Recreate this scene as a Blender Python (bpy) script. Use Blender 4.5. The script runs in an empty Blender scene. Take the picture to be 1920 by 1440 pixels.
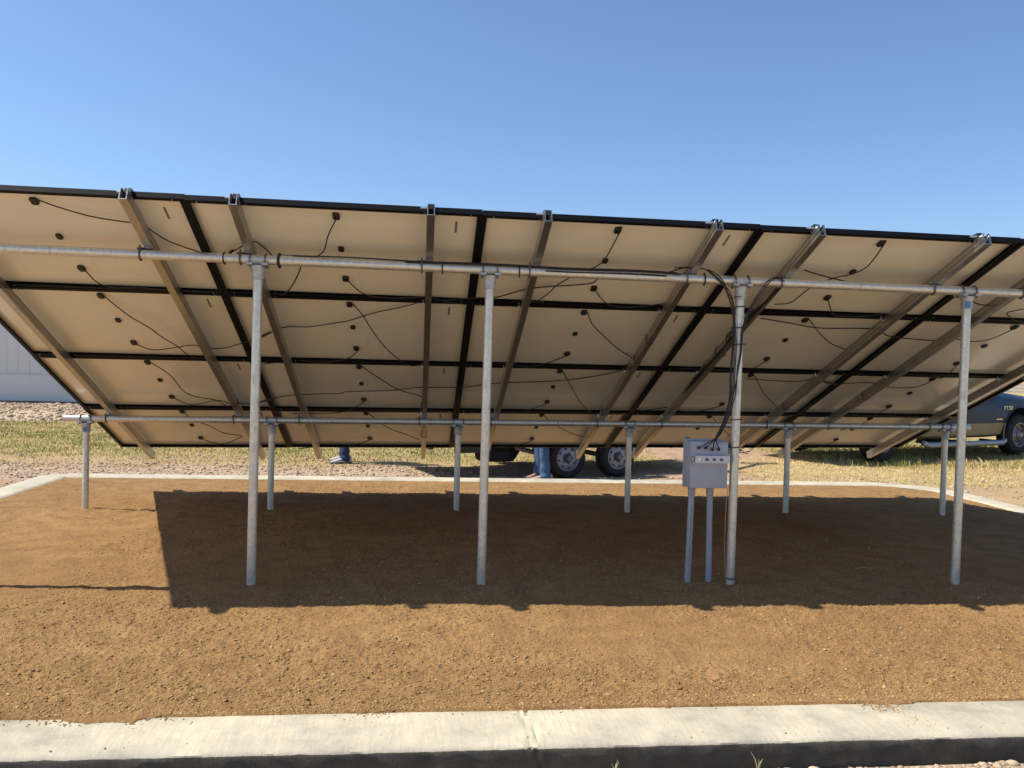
import bpy, bmesh, math, random
import numpy as np
from mathutils import Vector, Matrix, noise as mnoise

random.seed(7)
RNG = np.random.default_rng(11)
sc = bpy.context.scene
col = sc.collection
PI = math.pi

# ------------------------------------------------------------------ camera
yaw, pitch, roll = 0.11048, -0.02442, 0.02607
right = Vector((math.cos(yaw), -math.sin(yaw), 0))
fwd = Vector((math.sin(yaw)*math.cos(pitch), math.cos(yaw)*math.cos(pitch), math.sin(pitch)))
up = right.cross(fwd)
cr, sr = math.cos(roll), math.sin(roll)
R_, U_ = cr*right + sr*up, -sr*right + cr*up
cam_d = bpy.data.cameras.new('camera')
cam_d.sensor_width = 36.0
cam_d.lens = 36.0*1583.4/1920.0
cam_d.clip_start = 0.05
cam_d.clip_end = 3000
cam = bpy.data.objects.new('camera', cam_d)
col.objects.link(cam)
cam.matrix_world = Matrix(((R_.x, U_.x, -fwd.x, 3.20211), (R_.y, U_.y, -fwd.y, -8.13602),
                           (R_.z, U_.z, -fwd.z, 1.43469), (0, 0, 0, 1)))
sc.camera = cam

# ------------------------------------------------------------------ sky, sun, exposure
SUN_DIR = Vector((-0.735, 0.055, 1.0)).normalized()
SUN_EL = math.asin(SUN_DIR.z)
SUN_AZ = math.atan2(SUN_DIR.x, SUN_DIR.y)
w = bpy.data.worlds.new('World')
sc.world = w
w.use_nodes = True
nt = w.node_tree
sky = nt.nodes.new('ShaderNodeTexSky')
sky.sky_type = 'NISHITA'
sky.sun_disc = False
sky.sun_elevation = SUN_EL
sky.sun_rotation = SUN_AZ
sky.altitude = 300
sky.air_density = 1.0
sky.dust_density = 1.0
sky.ozone_density = 1.2
bg = nt.nodes['Background']
bg.inputs[1].default_value = 0.108
tint = nt.nodes.new('ShaderNodeMix')
tint.data_type = 'RGBA'
tint.blend_type = 'MULTIPLY'
tint.inputs[0].default_value = 1.0
tint.inputs[7].default_value = (0.89, 1.03, 1.21, 1)      # bluer, drier air
nt.links.new(sky.outputs[0], tint.inputs[6])
nt.links.new(tint.outputs[2], bg.inputs[0])

sd = bpy.data.lights.new('sun', 'SUN')
sd.energy = 5.0
sd.angle = math.radians(0.53)
sd.color = (1.0, 0.93, 0.81)
sun = bpy.data.objects.new('sun', sd)
col.objects.link(sun)
sun.rotation_euler = SUN_DIR.to_track_quat('Z', 'Y').to_euler()
sun.location = (-8, 0, 12)

sc.view_settings.view_transform = 'Standard'
sc.view_settings.look = 'None'
sc.view_settings.gamma = 1.0
sc.view_settings.exposure = 0.36

# ------------------------------------------------------------------ materials
def nodes_of(name):
    m = bpy.data.materials.new(name)
    m.use_nodes = True
    t = m.node_tree
    return m, t, t.nodes['Principled BSDF']

def N(t, kind, **kw):
    n = t.nodes.new(kind)
    for k, v in kw.items():
        if k in n.inputs:
            n.inputs[k].default_value = v
        else:
            setattr(n, k, v)
    return n

def ramp(t, fac, stops):
    r = t.nodes.new('ShaderNodeValToRGB')
    e = r.color_ramp.elements
    while len(e) < len(stops):
        e.new(0.5)
    for k, (p, c) in enumerate(stops):
        e[k].position = p
        e[k].color = tuple(c) + (1,) if len(c) == 3 else c
    t.links.new(fac, r.inputs[0])
    return r.outputs[0]

def coords(t, kind='Object'):
    return t.nodes.new('ShaderNodeTexCoord').outputs[kind]

def noise(t, vec, scale, detail=4, rough=0.55):
    n = t.nodes.new('ShaderNodeTexNoise')
    n.inputs['Scale'].default_value = scale
    n.inputs['Detail'].default_value = detail
    n.inputs['Roughness'].default_value = rough
    if vec is not None:
        t.links.new(vec, n.inputs['Vector'])
    return n.outputs['Fac']

def mix(t, fac, a, b, mode='MIX'):
    m = t.nodes.new('ShaderNodeMix')
    m.data_type = 'RGBA'
    m.blend_type = mode
    m.clamp_factor = True
    for sock, v in ((m.inputs[0], fac), (m.inputs[6], a), (m.inputs[7], b)):
        if hasattr(v, 'is_linked') or hasattr(v, 'links'):
            t.links.new(v, sock)
        else:
            sock.default_value = v if isinstance(v, float) else tuple(v) + (1,)
    return m.outputs[2]

def bump(t, p, h, strength=0.3, dist=0.01):
    b = t.nodes.new('ShaderNodeBump')
    b.inputs['Strength'].default_value = strength
    b.inputs['Distance'].default_value = dist
    t.links.new(h, b.inputs['Height'])
    t.links.new(b.outputs[0], p.inputs['Normal'])

def plain(name, c, rough=0.5, metal=0.0, var=0.12, scale=9.0, bumpy=0.0, coat=0.0, spec=0.5):
    m, t, p = nodes_of(name)
    v = coords(t)
    f = noise(t, v, scale, 5)
    a = tuple(max(0, x*(1-var)) for x in c)
    b = tuple(min(1, x*(1+var)) for x in c)
    t.links.new(ramp(t, f, [(0.3, a), (0.7, b)]), p.inputs['Base Color'])
    p.inputs['Roughness'].default_value = rough
    p.inputs['Metallic'].default_value = metal
    p.inputs['Specular IOR Level'].default_value = spec
    p.inputs['Coat Weight'].default_value = coat
    if bumpy:
        bump(t, p, noise(t, v, scale*6, 4), bumpy, 0.004)
    return m

M = {}

def galv(name, base, scratch):
    m, t, p = nodes_of(name)
    v = coords(t)
    vo = t.nodes.new('ShaderNodeTexVoronoi')
    vo.inputs['Scale'].default_value = 55
    t.links.new(v, vo.inputs['Vector'])
    sp = ramp(t, vo.outputs['Color'], [(0.0, tuple(x*0.84 for x in base)), (1.0, tuple(min(1, x*1.1) for x in base))])
    mp = t.nodes.new('ShaderNodeMapping')
    mp.inputs['Scale'].default_value = (26, 26, 5)
    t.links.new(v, mp.inputs['Vector'])
    st = noise(t, mp.outputs[0], 1.0, 6, 0.65)
    dark = ramp(t, st, [(0.60, (0, 0, 0)), (0.72, (1, 1, 1))])
    c1 = mix(t, dark, sp, scratch)
    t.links.new(c1, p.inputs['Base Color'])
    p.inputs['Metallic'].default_value = 0.72
    t.links.new(ramp(t, noise(t, v, 14, 3), [(0.3, (0.34,)*3), (0.7, (0.52,)*3)]), p.inputs['Roughness'])
    bump(t, p, noise(t, v, 90, 3), 0.08, 0.002)
    return m

M['galv'] = galv('galvanized_steel', (0.68, 0.68, 0.63), (0.34, 0.33, 0.30))
M['galv_post'] = galv('galvanized_post_steel', (0.68, 0.675, 0.61), (0.28, 0.255, 0.20))
M['cast'] = plain('cast_zinc_fitting', (0.46, 0.48, 0.49), 0.5, 0.5, 0.25, 30, 0.3)
M['alu'] = plain('mill_aluminium', (0.47, 0.465, 0.45), 0.34, 0.93, 0.08, 12)
M['steel_dark'] = plain('dark_steel', (0.16, 0.16, 0.17), 0.45, 0.7, 0.2, 20)
M['bolt'] = plain('stainless_bolt', (0.75, 0.75, 0.76), 0.3, 0.9, 0.05, 20)
M['frame'] = plain('black_anodized_frame', (0.008, 0.008, 0.010), 0.5, 0.0, 0.2, 8, spec=0.10)
M['black_plastic'] = plain('black_plastic', (0.012, 0.012, 0.012), 0.5, 0.0, 0.2, 20)
M['cable'] = plain('black_cable_sheath', (0.014, 0.013, 0.013), 0.5, 0.0, 0.2, 20)
M['orange_wire'] = plain('orange_bare_wire', (0.55, 0.20, 0.06), 0.45, 0.2, 0.15, 20)
M['label'] = plain('grey_barcode_label', (0.20, 0.17, 0.13), 0.5, 0.0, 0.4, 160)
M['box_grey'] = plain('grey_enclosure_paint', (0.40, 0.42, 0.46), 0.42, 0.0, 0.06, 6, 0.03)
M['pvc'] = plain('grey_conduit_pvc', (0.33, 0.355, 0.38), 0.45, 0.0, 0.08, 14)
M['blue_paint'] = plain('blue_marker_paint', (0.10, 0.22, 0.42), 0.55, 0.0, 0.25, 40)
M['print'] = plain('dark_print', (0.05, 0.05, 0.06), 0.6, 0.0, 0.2, 40)

def backsheet():
    m, t, p = nodes_of('white_backsheet')
    v = coords(t)
    f = noise(t, v, 1.7, 4)
    oi = t.nodes.new('ShaderNodeObjectInfo')
    own = ramp(t, oi.outputs['Random'], [(0.0, (0.95, 0.95, 0.94)), (1.0, (1.0, 1.0, 1.0))])
    cl = mix(t, 1.0, ramp(t, f, [(0.3, (0.81, 0.79, 0.69)), (0.7, (0.87, 0.85, 0.74))]), own, 'MULTIPLY')
    mp = t.nodes.new('ShaderNodeMapping')                     # faint dried water runs down the slope
    mp.inputs['Scale'].default_value = (16, 1.1, 1)
    t.links.new(v, mp.inputs['Vector'])
    run = noise(t, mp.outputs[0], 1.0, 5, 0.65)
    cl = mix(t, ramp(t, run, [(0.60, (0, 0, 0)), (0.74, (0.22,)*3)]), cl, (0.58, 0.50, 0.38))
    t.links.new(cl, p.inputs['Base Color'])
    p.inputs['Roughness'].default_value = 0.32
    p.inputs['Specular IOR Level'].default_value = 0.4
    p.inputs['Coat Weight'].default_value = 0.5
    p.inputs['Coat Roughness'].default_value = 0.10
    bump(t, p, noise(t, v, 6, 3), 0.04, 0.01)
    return m
M['backsheet'] = backsheet()

def cells():
    m, t, p = nodes_of('solar_cells')
    v = coords(t)
    br = t.nodes.new('ShaderNodeTexBrick')
    br.offset = 0.0
    br.inputs['Scale'].default_value = 1.0
    br.inputs['Brick Width'].default_value = 0.092
    br.inputs['Row Height'].default_value = 0.184
    br.inputs['Mortar Size'].default_value = 0.0016
    br.inputs['Color1'].default_value = (0.008, 0.012, 0.03, 1)
    br.inputs['Color2'].default_value = (0.010, 0.015, 0.036, 1)
    br.inputs['Mortar'].default_value = (0.05, 0.05, 0.055, 1)
    t.links.new(v, br.inputs['Vector'])
    t.links.new(br.outputs[0], p.inputs['Base Color'])
    p.inputs['Roughness'].default_value = 0.08
    return m
M['cells'] = cells()

def soil():
    m, t, p = nodes_of('decomposed_granite')
    v = coords(t)
    big = noise(t, v, 0.7, 4)
    mid = noise(t, v, 5.0, 6, 0.6)
    fine = noise(t, v, 70, 5, 0.7)
    a = ramp(t, big, [(0.30, (0.275, 0.156, 0.062)), (0.55, (0.340, 0.200, 0.082)), (0.75, (0.395, 0.240, 0.104))])
    b = mix(t, ramp(t, mid, [(0.40, (0, 0, 0)), (0.64, (0.7,)*3)]), a, (0.225, 0.125, 0.053))
    c = mix(t, ramp(t, fine, [(0.36, (0.55,)*3), (0.48, (0, 0, 0))]), b, (0.16, 0.09, 0.042))
    d = mix(t, ramp(t, fine, [(0.60, (0, 0, 0)), (0.74, (0.8,)*3)]), c, (0.46, 0.325, 0.18))
    t.links.new(d, p.inputs['Base Color'])
    p.inputs['Roughness'].default_value = 0.95
    p.inputs['Specular IOR Level'].default_value = 0.15
    h = t.nodes.new('ShaderNodeMath')
    h.operation = 'ADD'
    t.links.new(fine, h.inputs[0])
    t.links.new(noise(t, v, 24, 4), h.inputs[1])
    bump(t, p, h.outputs[0], 0.8, 0.014)
    return m
M['soil'] = soil()

def pebble(name, stops):
    m, t, p = nodes_of(name)
    v = coords(t)
    w_ = t.nodes.new('ShaderNodeTexWhiteNoise')
    g = t.nodes.new('ShaderNodeAttribute')
    g.attribute_name = 'rnd'
    c = ramp(t, g.outputs['Fac'], stops)
    t.links.new(mix(t, 0.15, c, ramp(t, noise(t, v, 60, 3), [(0.3, (0.16, 0.095, 0.04)), (0.7, (0.42, 0.29, 0.15))])), p.inputs['Base Color'])
    p.inputs['Roughness'].default_value = 0.9
    p.inputs['Specular IOR Level'].default_value = 0.2
    t.nodes.remove(w_)
    return m
M['pebble'] = pebble('granite_pebbles', [(0.0, (0.20, 0.112, 0.045)), (0.35, (0.31, 0.183, 0.075)), (0.75, (0.39, 0.242, 0.105)), (0.95, (0.46, 0.305, 0.145)), (1.0, (0.54, 0.40, 0.23))])
M['rubble'] = pebble('pink_rubble', [(0.0, (0.30, 0.215, 0.145)), (0.4, (0.41, 0.31, 0.215)), (0.75, (0.49, 0.39, 0.27)), (1.0, (0.56, 0.48, 0.36))])

def concrete():
    m, t, p = nodes_of('cast_concrete')
    v = coords(t)
    big = noise(t, v, 2.6, 7, 0.72)
    a = ramp(t, big, [(0.38, (0.35, 0.32, 0.24)), (0.47, (0.46, 0.415, 0.31)), (0.56, (0.53, 0.475, 0.35)), (0.66, (0.61, 0.54, 0.395))])
    sp = noise(t, v, 85, 3)
    b = mix(t, ramp(t, sp, [(0.70, (0, 0, 0)), (0.76, (0.7,)*3)]), a, (0.20, 0.17, 0.13))
    # brown soil stains rubbed into the top
    stn = noise(t, v, 2.3, 7, 0.7)
    mp = t.nodes.new('ShaderNodeMapping')
    mp.inputs['Scale'].default_value = (1.0, 0.6, 1.0)
    mp.inputs['Location'].default_value = (3.7, 1.1, 0)
    t.links.new(v, mp.inputs['Vector'])
    st2 = noise(t, mp.outputs[0], 1.1, 6, 0.72)
    c = mix(t, ramp(t, st2, [(0.57, (0, 0, 0)), (0.70, (0.7,)*3)]), b, (0.36, 0.23, 0.12))
    # brush marks
    mq = t.nodes.new('ShaderNodeMapping')
    mq.inputs['Scale'].default_value = (60, 7, 7)
    mq.inputs['Rotation'].default_value = (0, 0, 0.5)
    t.links.new(v, mq.inputs['Vector'])
    brsh = noise(t, mq.outputs[0], 1.0, 3)
    d = mix(t, ramp(t, brsh, [(0.4, (0, 0, 0)), (0.65, (0.45,)*3)]), c, (0.40, 0.37, 0.30))
    # much darker, mottled colour on the kerb face, up to the arris
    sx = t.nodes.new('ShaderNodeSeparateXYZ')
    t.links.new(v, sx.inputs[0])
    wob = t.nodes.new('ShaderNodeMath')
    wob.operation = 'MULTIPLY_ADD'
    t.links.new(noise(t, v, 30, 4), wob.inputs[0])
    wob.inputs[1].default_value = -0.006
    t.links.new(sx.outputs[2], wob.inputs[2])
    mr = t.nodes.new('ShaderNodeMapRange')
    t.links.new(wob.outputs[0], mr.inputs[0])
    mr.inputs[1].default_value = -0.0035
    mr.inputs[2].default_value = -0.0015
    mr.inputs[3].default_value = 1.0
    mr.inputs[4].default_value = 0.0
    facec = ramp(t, noise(t, v, 9, 6, 0.7), [(0.3, (0.050, 0.046, 0.038)), (0.6, (0.085, 0.077, 0.062)), (0.8, (0.17, 0.15, 0.12))])
    d = mix(t, mr.outputs[0], d, facec)
    t.links.new(d, p.inputs['Base Color'])
    p.inputs['Roughness'].default_value = 0.88
    p.inputs['Specular IOR Level'].default_value = 0.25
    h = t.nodes.new('ShaderNodeMath')
    h.operation = 'ADD'
    t.links.new(noise(t, v, 120, 4), h.inputs[0])
    t.links.new(brsh, h.inputs[1])
    bump(t, p, h.outputs[0], 0.3, 0.006)
    return m
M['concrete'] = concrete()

def ground_mat():
    m, t, p = nodes_of('dirt_and_dry_grass')
    v = coords(t)
    at = t.nodes.new('ShaderNodeAttribute')
    at.attribute_name = 'zone'
    sep = t.nodes.new('ShaderNodeSeparateColor')
    t.links.new(at.outputs['Color'], sep.inputs[0])
    mid = noise(t, v, 2.6, 6, 0.65)
    fine = noise(t, v, 38, 5, 0.7)
    dirt = ramp(t, mid, [(0.32, (0.33, 0.20, 0.125)), (0.52, (0.43, 0.285, 0.185)), (0.70, (0.50, 0.36, 0.24))])
    dirt = mix(t, ramp(t, fine, [(0.38, (0.7,)*3), (0.52, (0, 0, 0))]), dirt, (0.25, 0.16, 0.10))
    dirt = mix(t, ramp(t, fine, [(0.58, (0, 0, 0)), (0.72, (0.7,)*3)]), dirt, (0.60, 0.46, 0.33))
    grass = ramp(t, noise(t, v, 1.3, 6, 0.7), [(0.30, (0.17, 0.16, 0.045)), (0.43, (0.30, 0.25, 0.09)), (0.56, (0.42, 0.31, 0.15))])
    dry = ramp(t, noise(t, v, 3.1, 6, 0.7), [(0.30, (0.34, 0.23, 0.11)), (0.6, (0.46, 0.35, 0.165))])
    grav = ramp(t, fine, [(0.35, (0.35, 0.245, 0.16)), (0.5, (0.48, 0.365, 0.25)), (0.68, (0.58, 0.47, 0.34))])
    c = mix(t, sep.outputs[0], dirt, grass)
    c = mix(t, sep.outputs[1], c, dry)
    c = mix(t, sep.outputs[2], c, grav)
    t.links.new(c, p.inputs['Base Color'])
    p.inputs['Roughness'].default_value = 0.95
    p.inputs['Specular IOR Level'].default_value = 0.1
    bump(t, p, fine, 0.6, 0.03)
    return m
M['ground'] = ground_mat()

def blade(name, stops):
    m, t, p = nodes_of(name)
    g = t.nodes.new('ShaderNodeAttribute')
    g.attribute_name = 'rnd'
    t.links.new(ramp(t, g.outputs['Fac'], stops), p.inputs['Base Color'])
    p.inputs['Roughness'].default_value = 0.7
    p.inputs['Specular IOR Level'].default_value = 0.2
    return m
M['grass'] = blade('short_grass', [(0.0, (0.14, 0.165, 0.035)), (0.28, (0.24, 0.24, 0.065)), (0.5, (0.38, 0.32, 0.12)), (1.0, (0.52, 0.41, 0.20))])
M['dry_grass'] = blade('straw_grass', [(0.0, (0.22, 0.20, 0.06)), (0.25, (0.44, 0.33, 0.13)), (0.6, (0.58, 0.45, 0.19)), (1.0, (0.70, 0.57, 0.30))])

def siding():
    m, t, p = nodes_of('pale_metal_siding')
    v = coords(t)
    mp = t.nodes.new('ShaderNodeMapping')
    mp.inputs['Scale'].default_value = (1.5, 1.5, 0.25)
    t.links.new(v, mp.inputs['Vector'])
    f = noise(t, mp.outputs[0], 1.0, 5)
    t.links.new(ramp(t, f, [(0.3, (0.58, 0.58, 0.57)), (0.7, (0.65, 0.65, 0.64))]), p.inputs['Base Color'])
    p.inputs['Roughness'].default_value = 0.4
    return m
M['siding'] = siding()
M['siding_trim'] = plain('pale_metal_trim', (0.55, 0.55, 0.56), 0.4, 0.0, 0.06, 3)
M['base_dark'] = plain('dark_base_flashing', (0.16, 0.14, 0.13), 0.7, 0.0, 0.3, 6)
M['roof_metal'] = plain('galvalume_roof', (0.52, 0.53, 0.54), 0.35, 0.6, 0.06, 3)

def truck_paint():
    m, t, p = nodes_of('two_tone_truck_paint')
    v = coords(t)
    s = t.nodes.new('ShaderNodeSeparateXYZ')
    t.links.new(v, s.inputs[0])
    lo = ramp(t, s.outputs[2], [(0.0, (0, 0, 0)), (0.605, (0, 0, 0)), (0.608, (1, 1, 1))])
    lo.node.color_ramp.interpolation = 'CONSTANT'
    n = noise(t, v, 2.5, 5)
    blue = ramp(t, n, [(0.3, (0.006, 0.024, 0.055)), (0.7, (0.009, 0.032, 0.070))])
    tan = ramp(t, n, [(0.3, (0.22, 0.185, 0.11)), (0.7, (0.26, 0.22, 0.135))])
    t.links.new(mix(t, lo, tan, blue), p.inputs['Base Color'])
    p.inputs['Roughness'].default_value = 0.5
    p.inputs['Specular IOR Level'].default_value = 0.3
    p.inputs['Metallic'].default_value = 0.0
    p.inputs['Coat Weight'].default_value = 0.12
    p.inputs['Coat Roughness'].default_value = 0.06
    return m
M['truck'] = truck_paint()
M['glass'] = plain('dark_tinted_glass', (0.015, 0.018, 0.02), 0.05, 0.0, 0.1, 2)
M['chrome'] = plain('chrome', (0.78, 0.78, 0.79), 0.12, 1.0, 0.04, 6)
M['board'] = plain('grey_running_board', (0.30, 0.32, 0.36), 0.35, 0.4, 0.06, 6)
M['rubber'] = plain('tyre_rubber', (0.018, 0.017, 0.017), 0.75, 0.0, 0.3, 25, 0.15, spec=0.3)
M['rim_grey'] = plain('silver_grey_steel_rim', (0.28, 0.285, 0.31), 0.4, 0.3, 0.08, 8)
M['rim_truck'] = plain('worn_alloy_rim', (0.26, 0.26, 0.265), 0.4, 0.5, 0.1, 8)
M['black_paint'] = plain('black_frame_paint', (0.02, 0.02, 0.022), 0.5, 0.0, 0.3, 10, 0.1)
M['deck_wood'] = plain('weathered_deck_planks', (0.25, 0.17, 0.10), 0.8, 0.0, 0.3, 5, 0.2)
M['lamp_red'] = plain('red_lamp_lens', (0.35, 0.02, 0.02), 0.2, 0.0, 0.1, 6)
M['lamp_clear'] = plain('clear_lamp_lens', (0.6, 0.6, 0.58), 0.1, 0.0, 0.1, 6)
M['reflector'] = plain('yellow_reflector', (0.75, 0.62, 0.10), 0.3, 0.0, 0.1, 6)

def denim(name, c):
    m, t, p = nodes_of(name)
    v = coords(t)
    f = noise(t, v, 9, 5, 0.6)
    g = noise(t, v, 160, 2)
    a = ramp(t, f, [(0.3, tuple(x*0.6 for x in c)), (0.7, tuple(x*1.5 for x in c))])
    t.links.new(mix(t, ramp(t, g, [(0.4, (0, 0, 0)), (0.7, (0.4,)*3)]), a, tuple(min(1, x*2.4) for x in c)), p.inputs['Base Color'])
    p.inputs['Roughness'].default_value = 0.9
    bump(t, p, noise(t, v, 22, 4), 0.5, 0.02)
    return m
M['denim'] = denim('washed_blue_denim', (0.042, 0.082, 0.16))
M['denim_dark'] = denim('dark_blue_denim', (0.012, 0.026, 0.062))
M['skin'] = plain('skin', (0.52, 0.31, 0.22), 0.55, 0.0, 0.08, 12)
M['hair'] = plain('dark_hair', (0.03, 0.02, 0.015), 0.6, 0.0, 0.3, 40)
M['shirt_white'] = plain('pale_shirt', (0.55, 0.56, 0.58), 0.85, 0.0, 0.06, 8, 0.2)
M['shirt_grey'] = plain('grey_shirt', (0.22, 0.24, 0.27), 0.85, 0.0, 0.08, 8, 0.2)
M['shoe_grey'] = plain('pale_grey_shoe', (0.42, 0.41, 0.40), 0.7, 0.0, 0.15, 20, 0.2)
M['boot_tan'] = plain('tan_boot', (0.38, 0.24, 0.15), 0.7, 0.0, 0.2, 20, 0.2)
M['sole'] = plain('dark_sole', (0.06, 0.05, 0.05), 0.8, 0.0, 0.2, 20)
M['eye'] = plain('dark_eye', (0.02, 0.015, 0.01), 0.2, 0.0, 0.1, 20)
M['fence_white'] = plain('white_fence_paint', (0.7, 0.7, 0.72), 0.5, 0.0, 0.08, 4)
M['straw'] = plain('straw', (0.50, 0.42, 0.20), 0.8, 0.0, 0.2, 30)
M['twig'] = plain('dry_twig', (0.40, 0.24, 0.12), 0.8, 0.0, 0.3, 30)

# ------------------------------------------------------------------ mesh helpers
class MB:
    """collects shapes, then build() links them as ONE mesh object"""
    def __init__(s):
        s.v, s.f = [], []
    def add(s, vs, fs):
        o = len(s.v)
        s.v += [tuple(x) for x in vs]
        s.f += [tuple(i+o for i in f) for f in fs]
    def box(s, x0, x1, y0, y1, z0, z1, mat=None):
        vs = [Vector((x, y, z)) for z in (z0, z1) for y in (y0, y1) for x in (x0, x1)]
        if mat is not None:
            vs = [mat @ q for q in vs]
        s.add(vs, [(0, 2, 3, 1), (4, 5, 7, 6), (0, 1, 5, 4), (2, 6, 7, 3), (0, 4, 6, 2), (1, 3, 7, 5)])
    def bar(s, a, b, wdt, hgt, upv=Vector((0, 0, 1))):
        a, b = Vector(a), Vector(b)
        d = (b-a).normalized()
        sd_ = d.cross(upv).normalized()
        u = sd_.cross(d)
        vs = []
        for q in (a, b):
            for i, j in ((-1, -1), (1, -1), (1, 1), (-1, 1)):
                vs.append(q + sd_*(i*wdt/2) + u*(j*hgt/2))
        s.add(vs, [(3, 2, 1, 0), (4, 5, 6, 7), (0, 1, 5, 4), (1, 2, 6, 5), (2, 3, 7, 6), (3, 0, 4, 7)])
    def tube(s, pts, r, n=10, caps=True, closed=False):
        pts = [Vector(q) for q in pts]
        m = len(pts)
        rs = r if isinstance(r, (list, tuple)) else [r]*m
        tang = []
        for i in range(m):
            if closed:
                d = pts[(i+1) % m]-pts[i-1]
            else:
                d = pts[min(i+1, m-1)]-pts[max(i-1, 0)]
            tang.append(d.normalized())
        ref = Vector((0, 0, 1)) if abs(tang[0].z) < 0.9 else Vector((1, 0, 0))
        nrm = (ref - tang[0]*ref.dot(tang[0])).normalized()
        vs, fs = [], []
        for i in range(m):
            nrm = (nrm - tang[i]*nrm.dot(tang[i])).normalized()
            bi = tang[i].cross(nrm)
            for k in range(n):
                a = 2*PI*k/n
                vs.append(pts[i] + (nrm*math.cos(a)+bi*math.sin(a))*rs[i])
        for i in range(m if closed else m-1):
            for k in range(n):
                a, b = i*n+k, i*n+(k+1) % n
                c, d = ((i+1) % m)*n+(k+1) % n, ((i+1) % m)*n+k
                fs.append((a, b, c, d))
        if caps and not closed:
            fs.append(tuple(range(n-1, -1, -1)))
            fs.append(tuple((m-1)*n+k for k in range(n)))
        s.add(vs, fs)
    def lathe(s, prof, n=32, mat=None, close=False, front=True):
        """profile of (radius, height) turned about local Z"""
        vs, fs = [], []
        m = len(prof)
        for r, z in prof:
            for k in range(n):
                a = 2*PI*k/n
                q = Vector((r*math.cos(a), r*math.sin(a), z))
                vs.append(mat @ q if mat is not None else q)
        for i in range(m if close else m-1):
            for k in range(n):
                fs.append((i*n+k, i*n+(k+1) % n, ((i+1) % m)*n+(k+1) % n, ((i+1) % m)*n+k))
        if not close:
            if front:
                fs.append(tuple(range(n-1, -1, -1)))
            fs.append(tuple((m-1)*n+k for k in range(n)))
        s.add(vs, fs)
    def prism(s, poly, a, b, fr):
        """polygon (list of 2D) extruded from a to b; fr(p2, t) -> Vector"""
        n = len(poly)
        vs = [fr(q, a) for q in poly] + [fr(q, b) for q in poly]
        fs = [tuple(range(n-1, -1, -1)), tuple(range(n, 2*n))]
        fs += [(i, (i+1) % n, n+(i+1) % n, n+i) for i in range(n)]
        s.add(vs, fs)
    def loft(s, rings, caps=True):
        n = len(rings[0])
        vs = [q for r in rings for q in r]
        fs = []
        for i in range(len(rings)-1):
            for k in range(n):
                fs.append((i*n+k, i*n+(k+1) % n, (i+1)*n+(k+1) % n, (i+1)*n+k))
        if caps:
            fs.append(tuple(range(n-1, -1, -1)))
            fs.append(tuple((len(rings)-1)*n+k for k in range(n)))
        s.add(vs, fs)
    def ball(s, c, rx, ry, rz, n=16, m=10):
        prof = []
        vs, fs = [], []
        for i in range(m+1):
            th = PI*i/m
            for k in range(n):
                a = 2*PI*k/n
                vs.append(Vector(c)+Vector((rx*math.sin(th)*math.cos(a), ry*math.sin(th)*math.sin(a), rz*math.cos(th))))
        for i in range(m):
            for k in range(n):
                fs.append((i*n+k, (i+1)*n+k, (i+1)*n+(k+1) % n, i*n+(k+1) % n))
        s.add(vs, fs)
    def build(s, name, mat, parent=None, smooth=False, bevel=0.0, sharp=35):
        me = bpy.data.meshes.new(name)
        me.from_pydata(s.v, [], s.f)
        bm = bmesh.new()
        bm.from_mesh(me)
        bmesh.ops.remove_doubles(bm, verts=bm.verts, dist=1e-6)
        bmesh.ops.recalc_face_normals(bm, faces=bm.faces)
        if bevel:
            ed = [e for e in bm.edges if len(e.link_faces) == 2 and e.calc_face_angle(0) > 0.7]
            bmesh.ops.bevel(bm, geom=ed, offset=bevel, segments=2, profile=0.6, affect='EDGES', clamp_overlap=True)
        if smooth:
            for f in bm.faces:
                f.smooth = True
            for e in bm.edges:
                if len(e.link_faces) == 2 and e.calc_face_angle(0) > math.radians(sharp):
                    e.smooth = False
        bm.to_mesh(me)
        bm.free()
        me.materials.append(mat)
        o = bpy.data.objects.new(name, me)
        col.objects.link(o)
        if parent is not None:
            o.parent = parent
        return o

def np_mesh(name, V, F, mat, rnd=None, smooth=False, cols=None, attr='zone'):
    me = bpy.data.meshes.new(name)
    V = np.asarray(V, np.float32)
    F = np.asarray(F, np.int32)
    k = F.shape[1]
    me.vertices.add(len(V))
    me.vertices.foreach_set('co', V.ravel())
    me.loops.add(F.size)
    me.loops.foreach_set('vertex_index', F.ravel())
    me.polygons.add(len(F))
    me.polygons.foreach_set('loop_start', np.arange(0, F.size, k, dtype=np.int32))
    me.polygons.foreach_set('loop_total', np.full(len(F), k, np.int32))
    if smooth:
        me.polygons.foreach_set('use_smooth', np.ones(len(F), bool))
    me.update(calc_edges=True)
    if rnd is not None:
        a = me.attributes.new('rnd', 'FLOAT', 'POINT')
        a.data.foreach_set('value', np.asarray(rnd, np.float32))
    if cols is not None:
        a = me.attributes.new(attr, 'FLOAT_COLOR', 'POINT')
        a.data.foreach_set('color', np.asarray(cols, np.float32).ravel())
    me.materials.append(mat)
    o = bpy.data.objects.new(name, me)
    col.objects.link(o)
    return o

def tag(o, label=None, cat=None, group=None, kind=None):
    if label: o['label'] = label
    if cat: o['category'] = cat
    if group: o['group'] = group
    if kind: o['kind'] = kind
    return o

def empty(name, loc=(0, 0, 0), rz=0.0):
    o = bpy.data.objects.new(name, None)
    o.empty_display_size = 0.2
    col.objects.link(o)
    o.location = loc
    o.rotation_euler = (0, 0, rz)
    return o

def copy_tree(o, parent=None):
    c = o.copy()
    col.objects.link(c)
    if parent is not None:
        c.parent = parent
        c.matrix_parent_inverse = o.matrix_parent_inverse
    for ch in list(o.children):
        copy_tree(ch, c)
    return c

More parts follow.
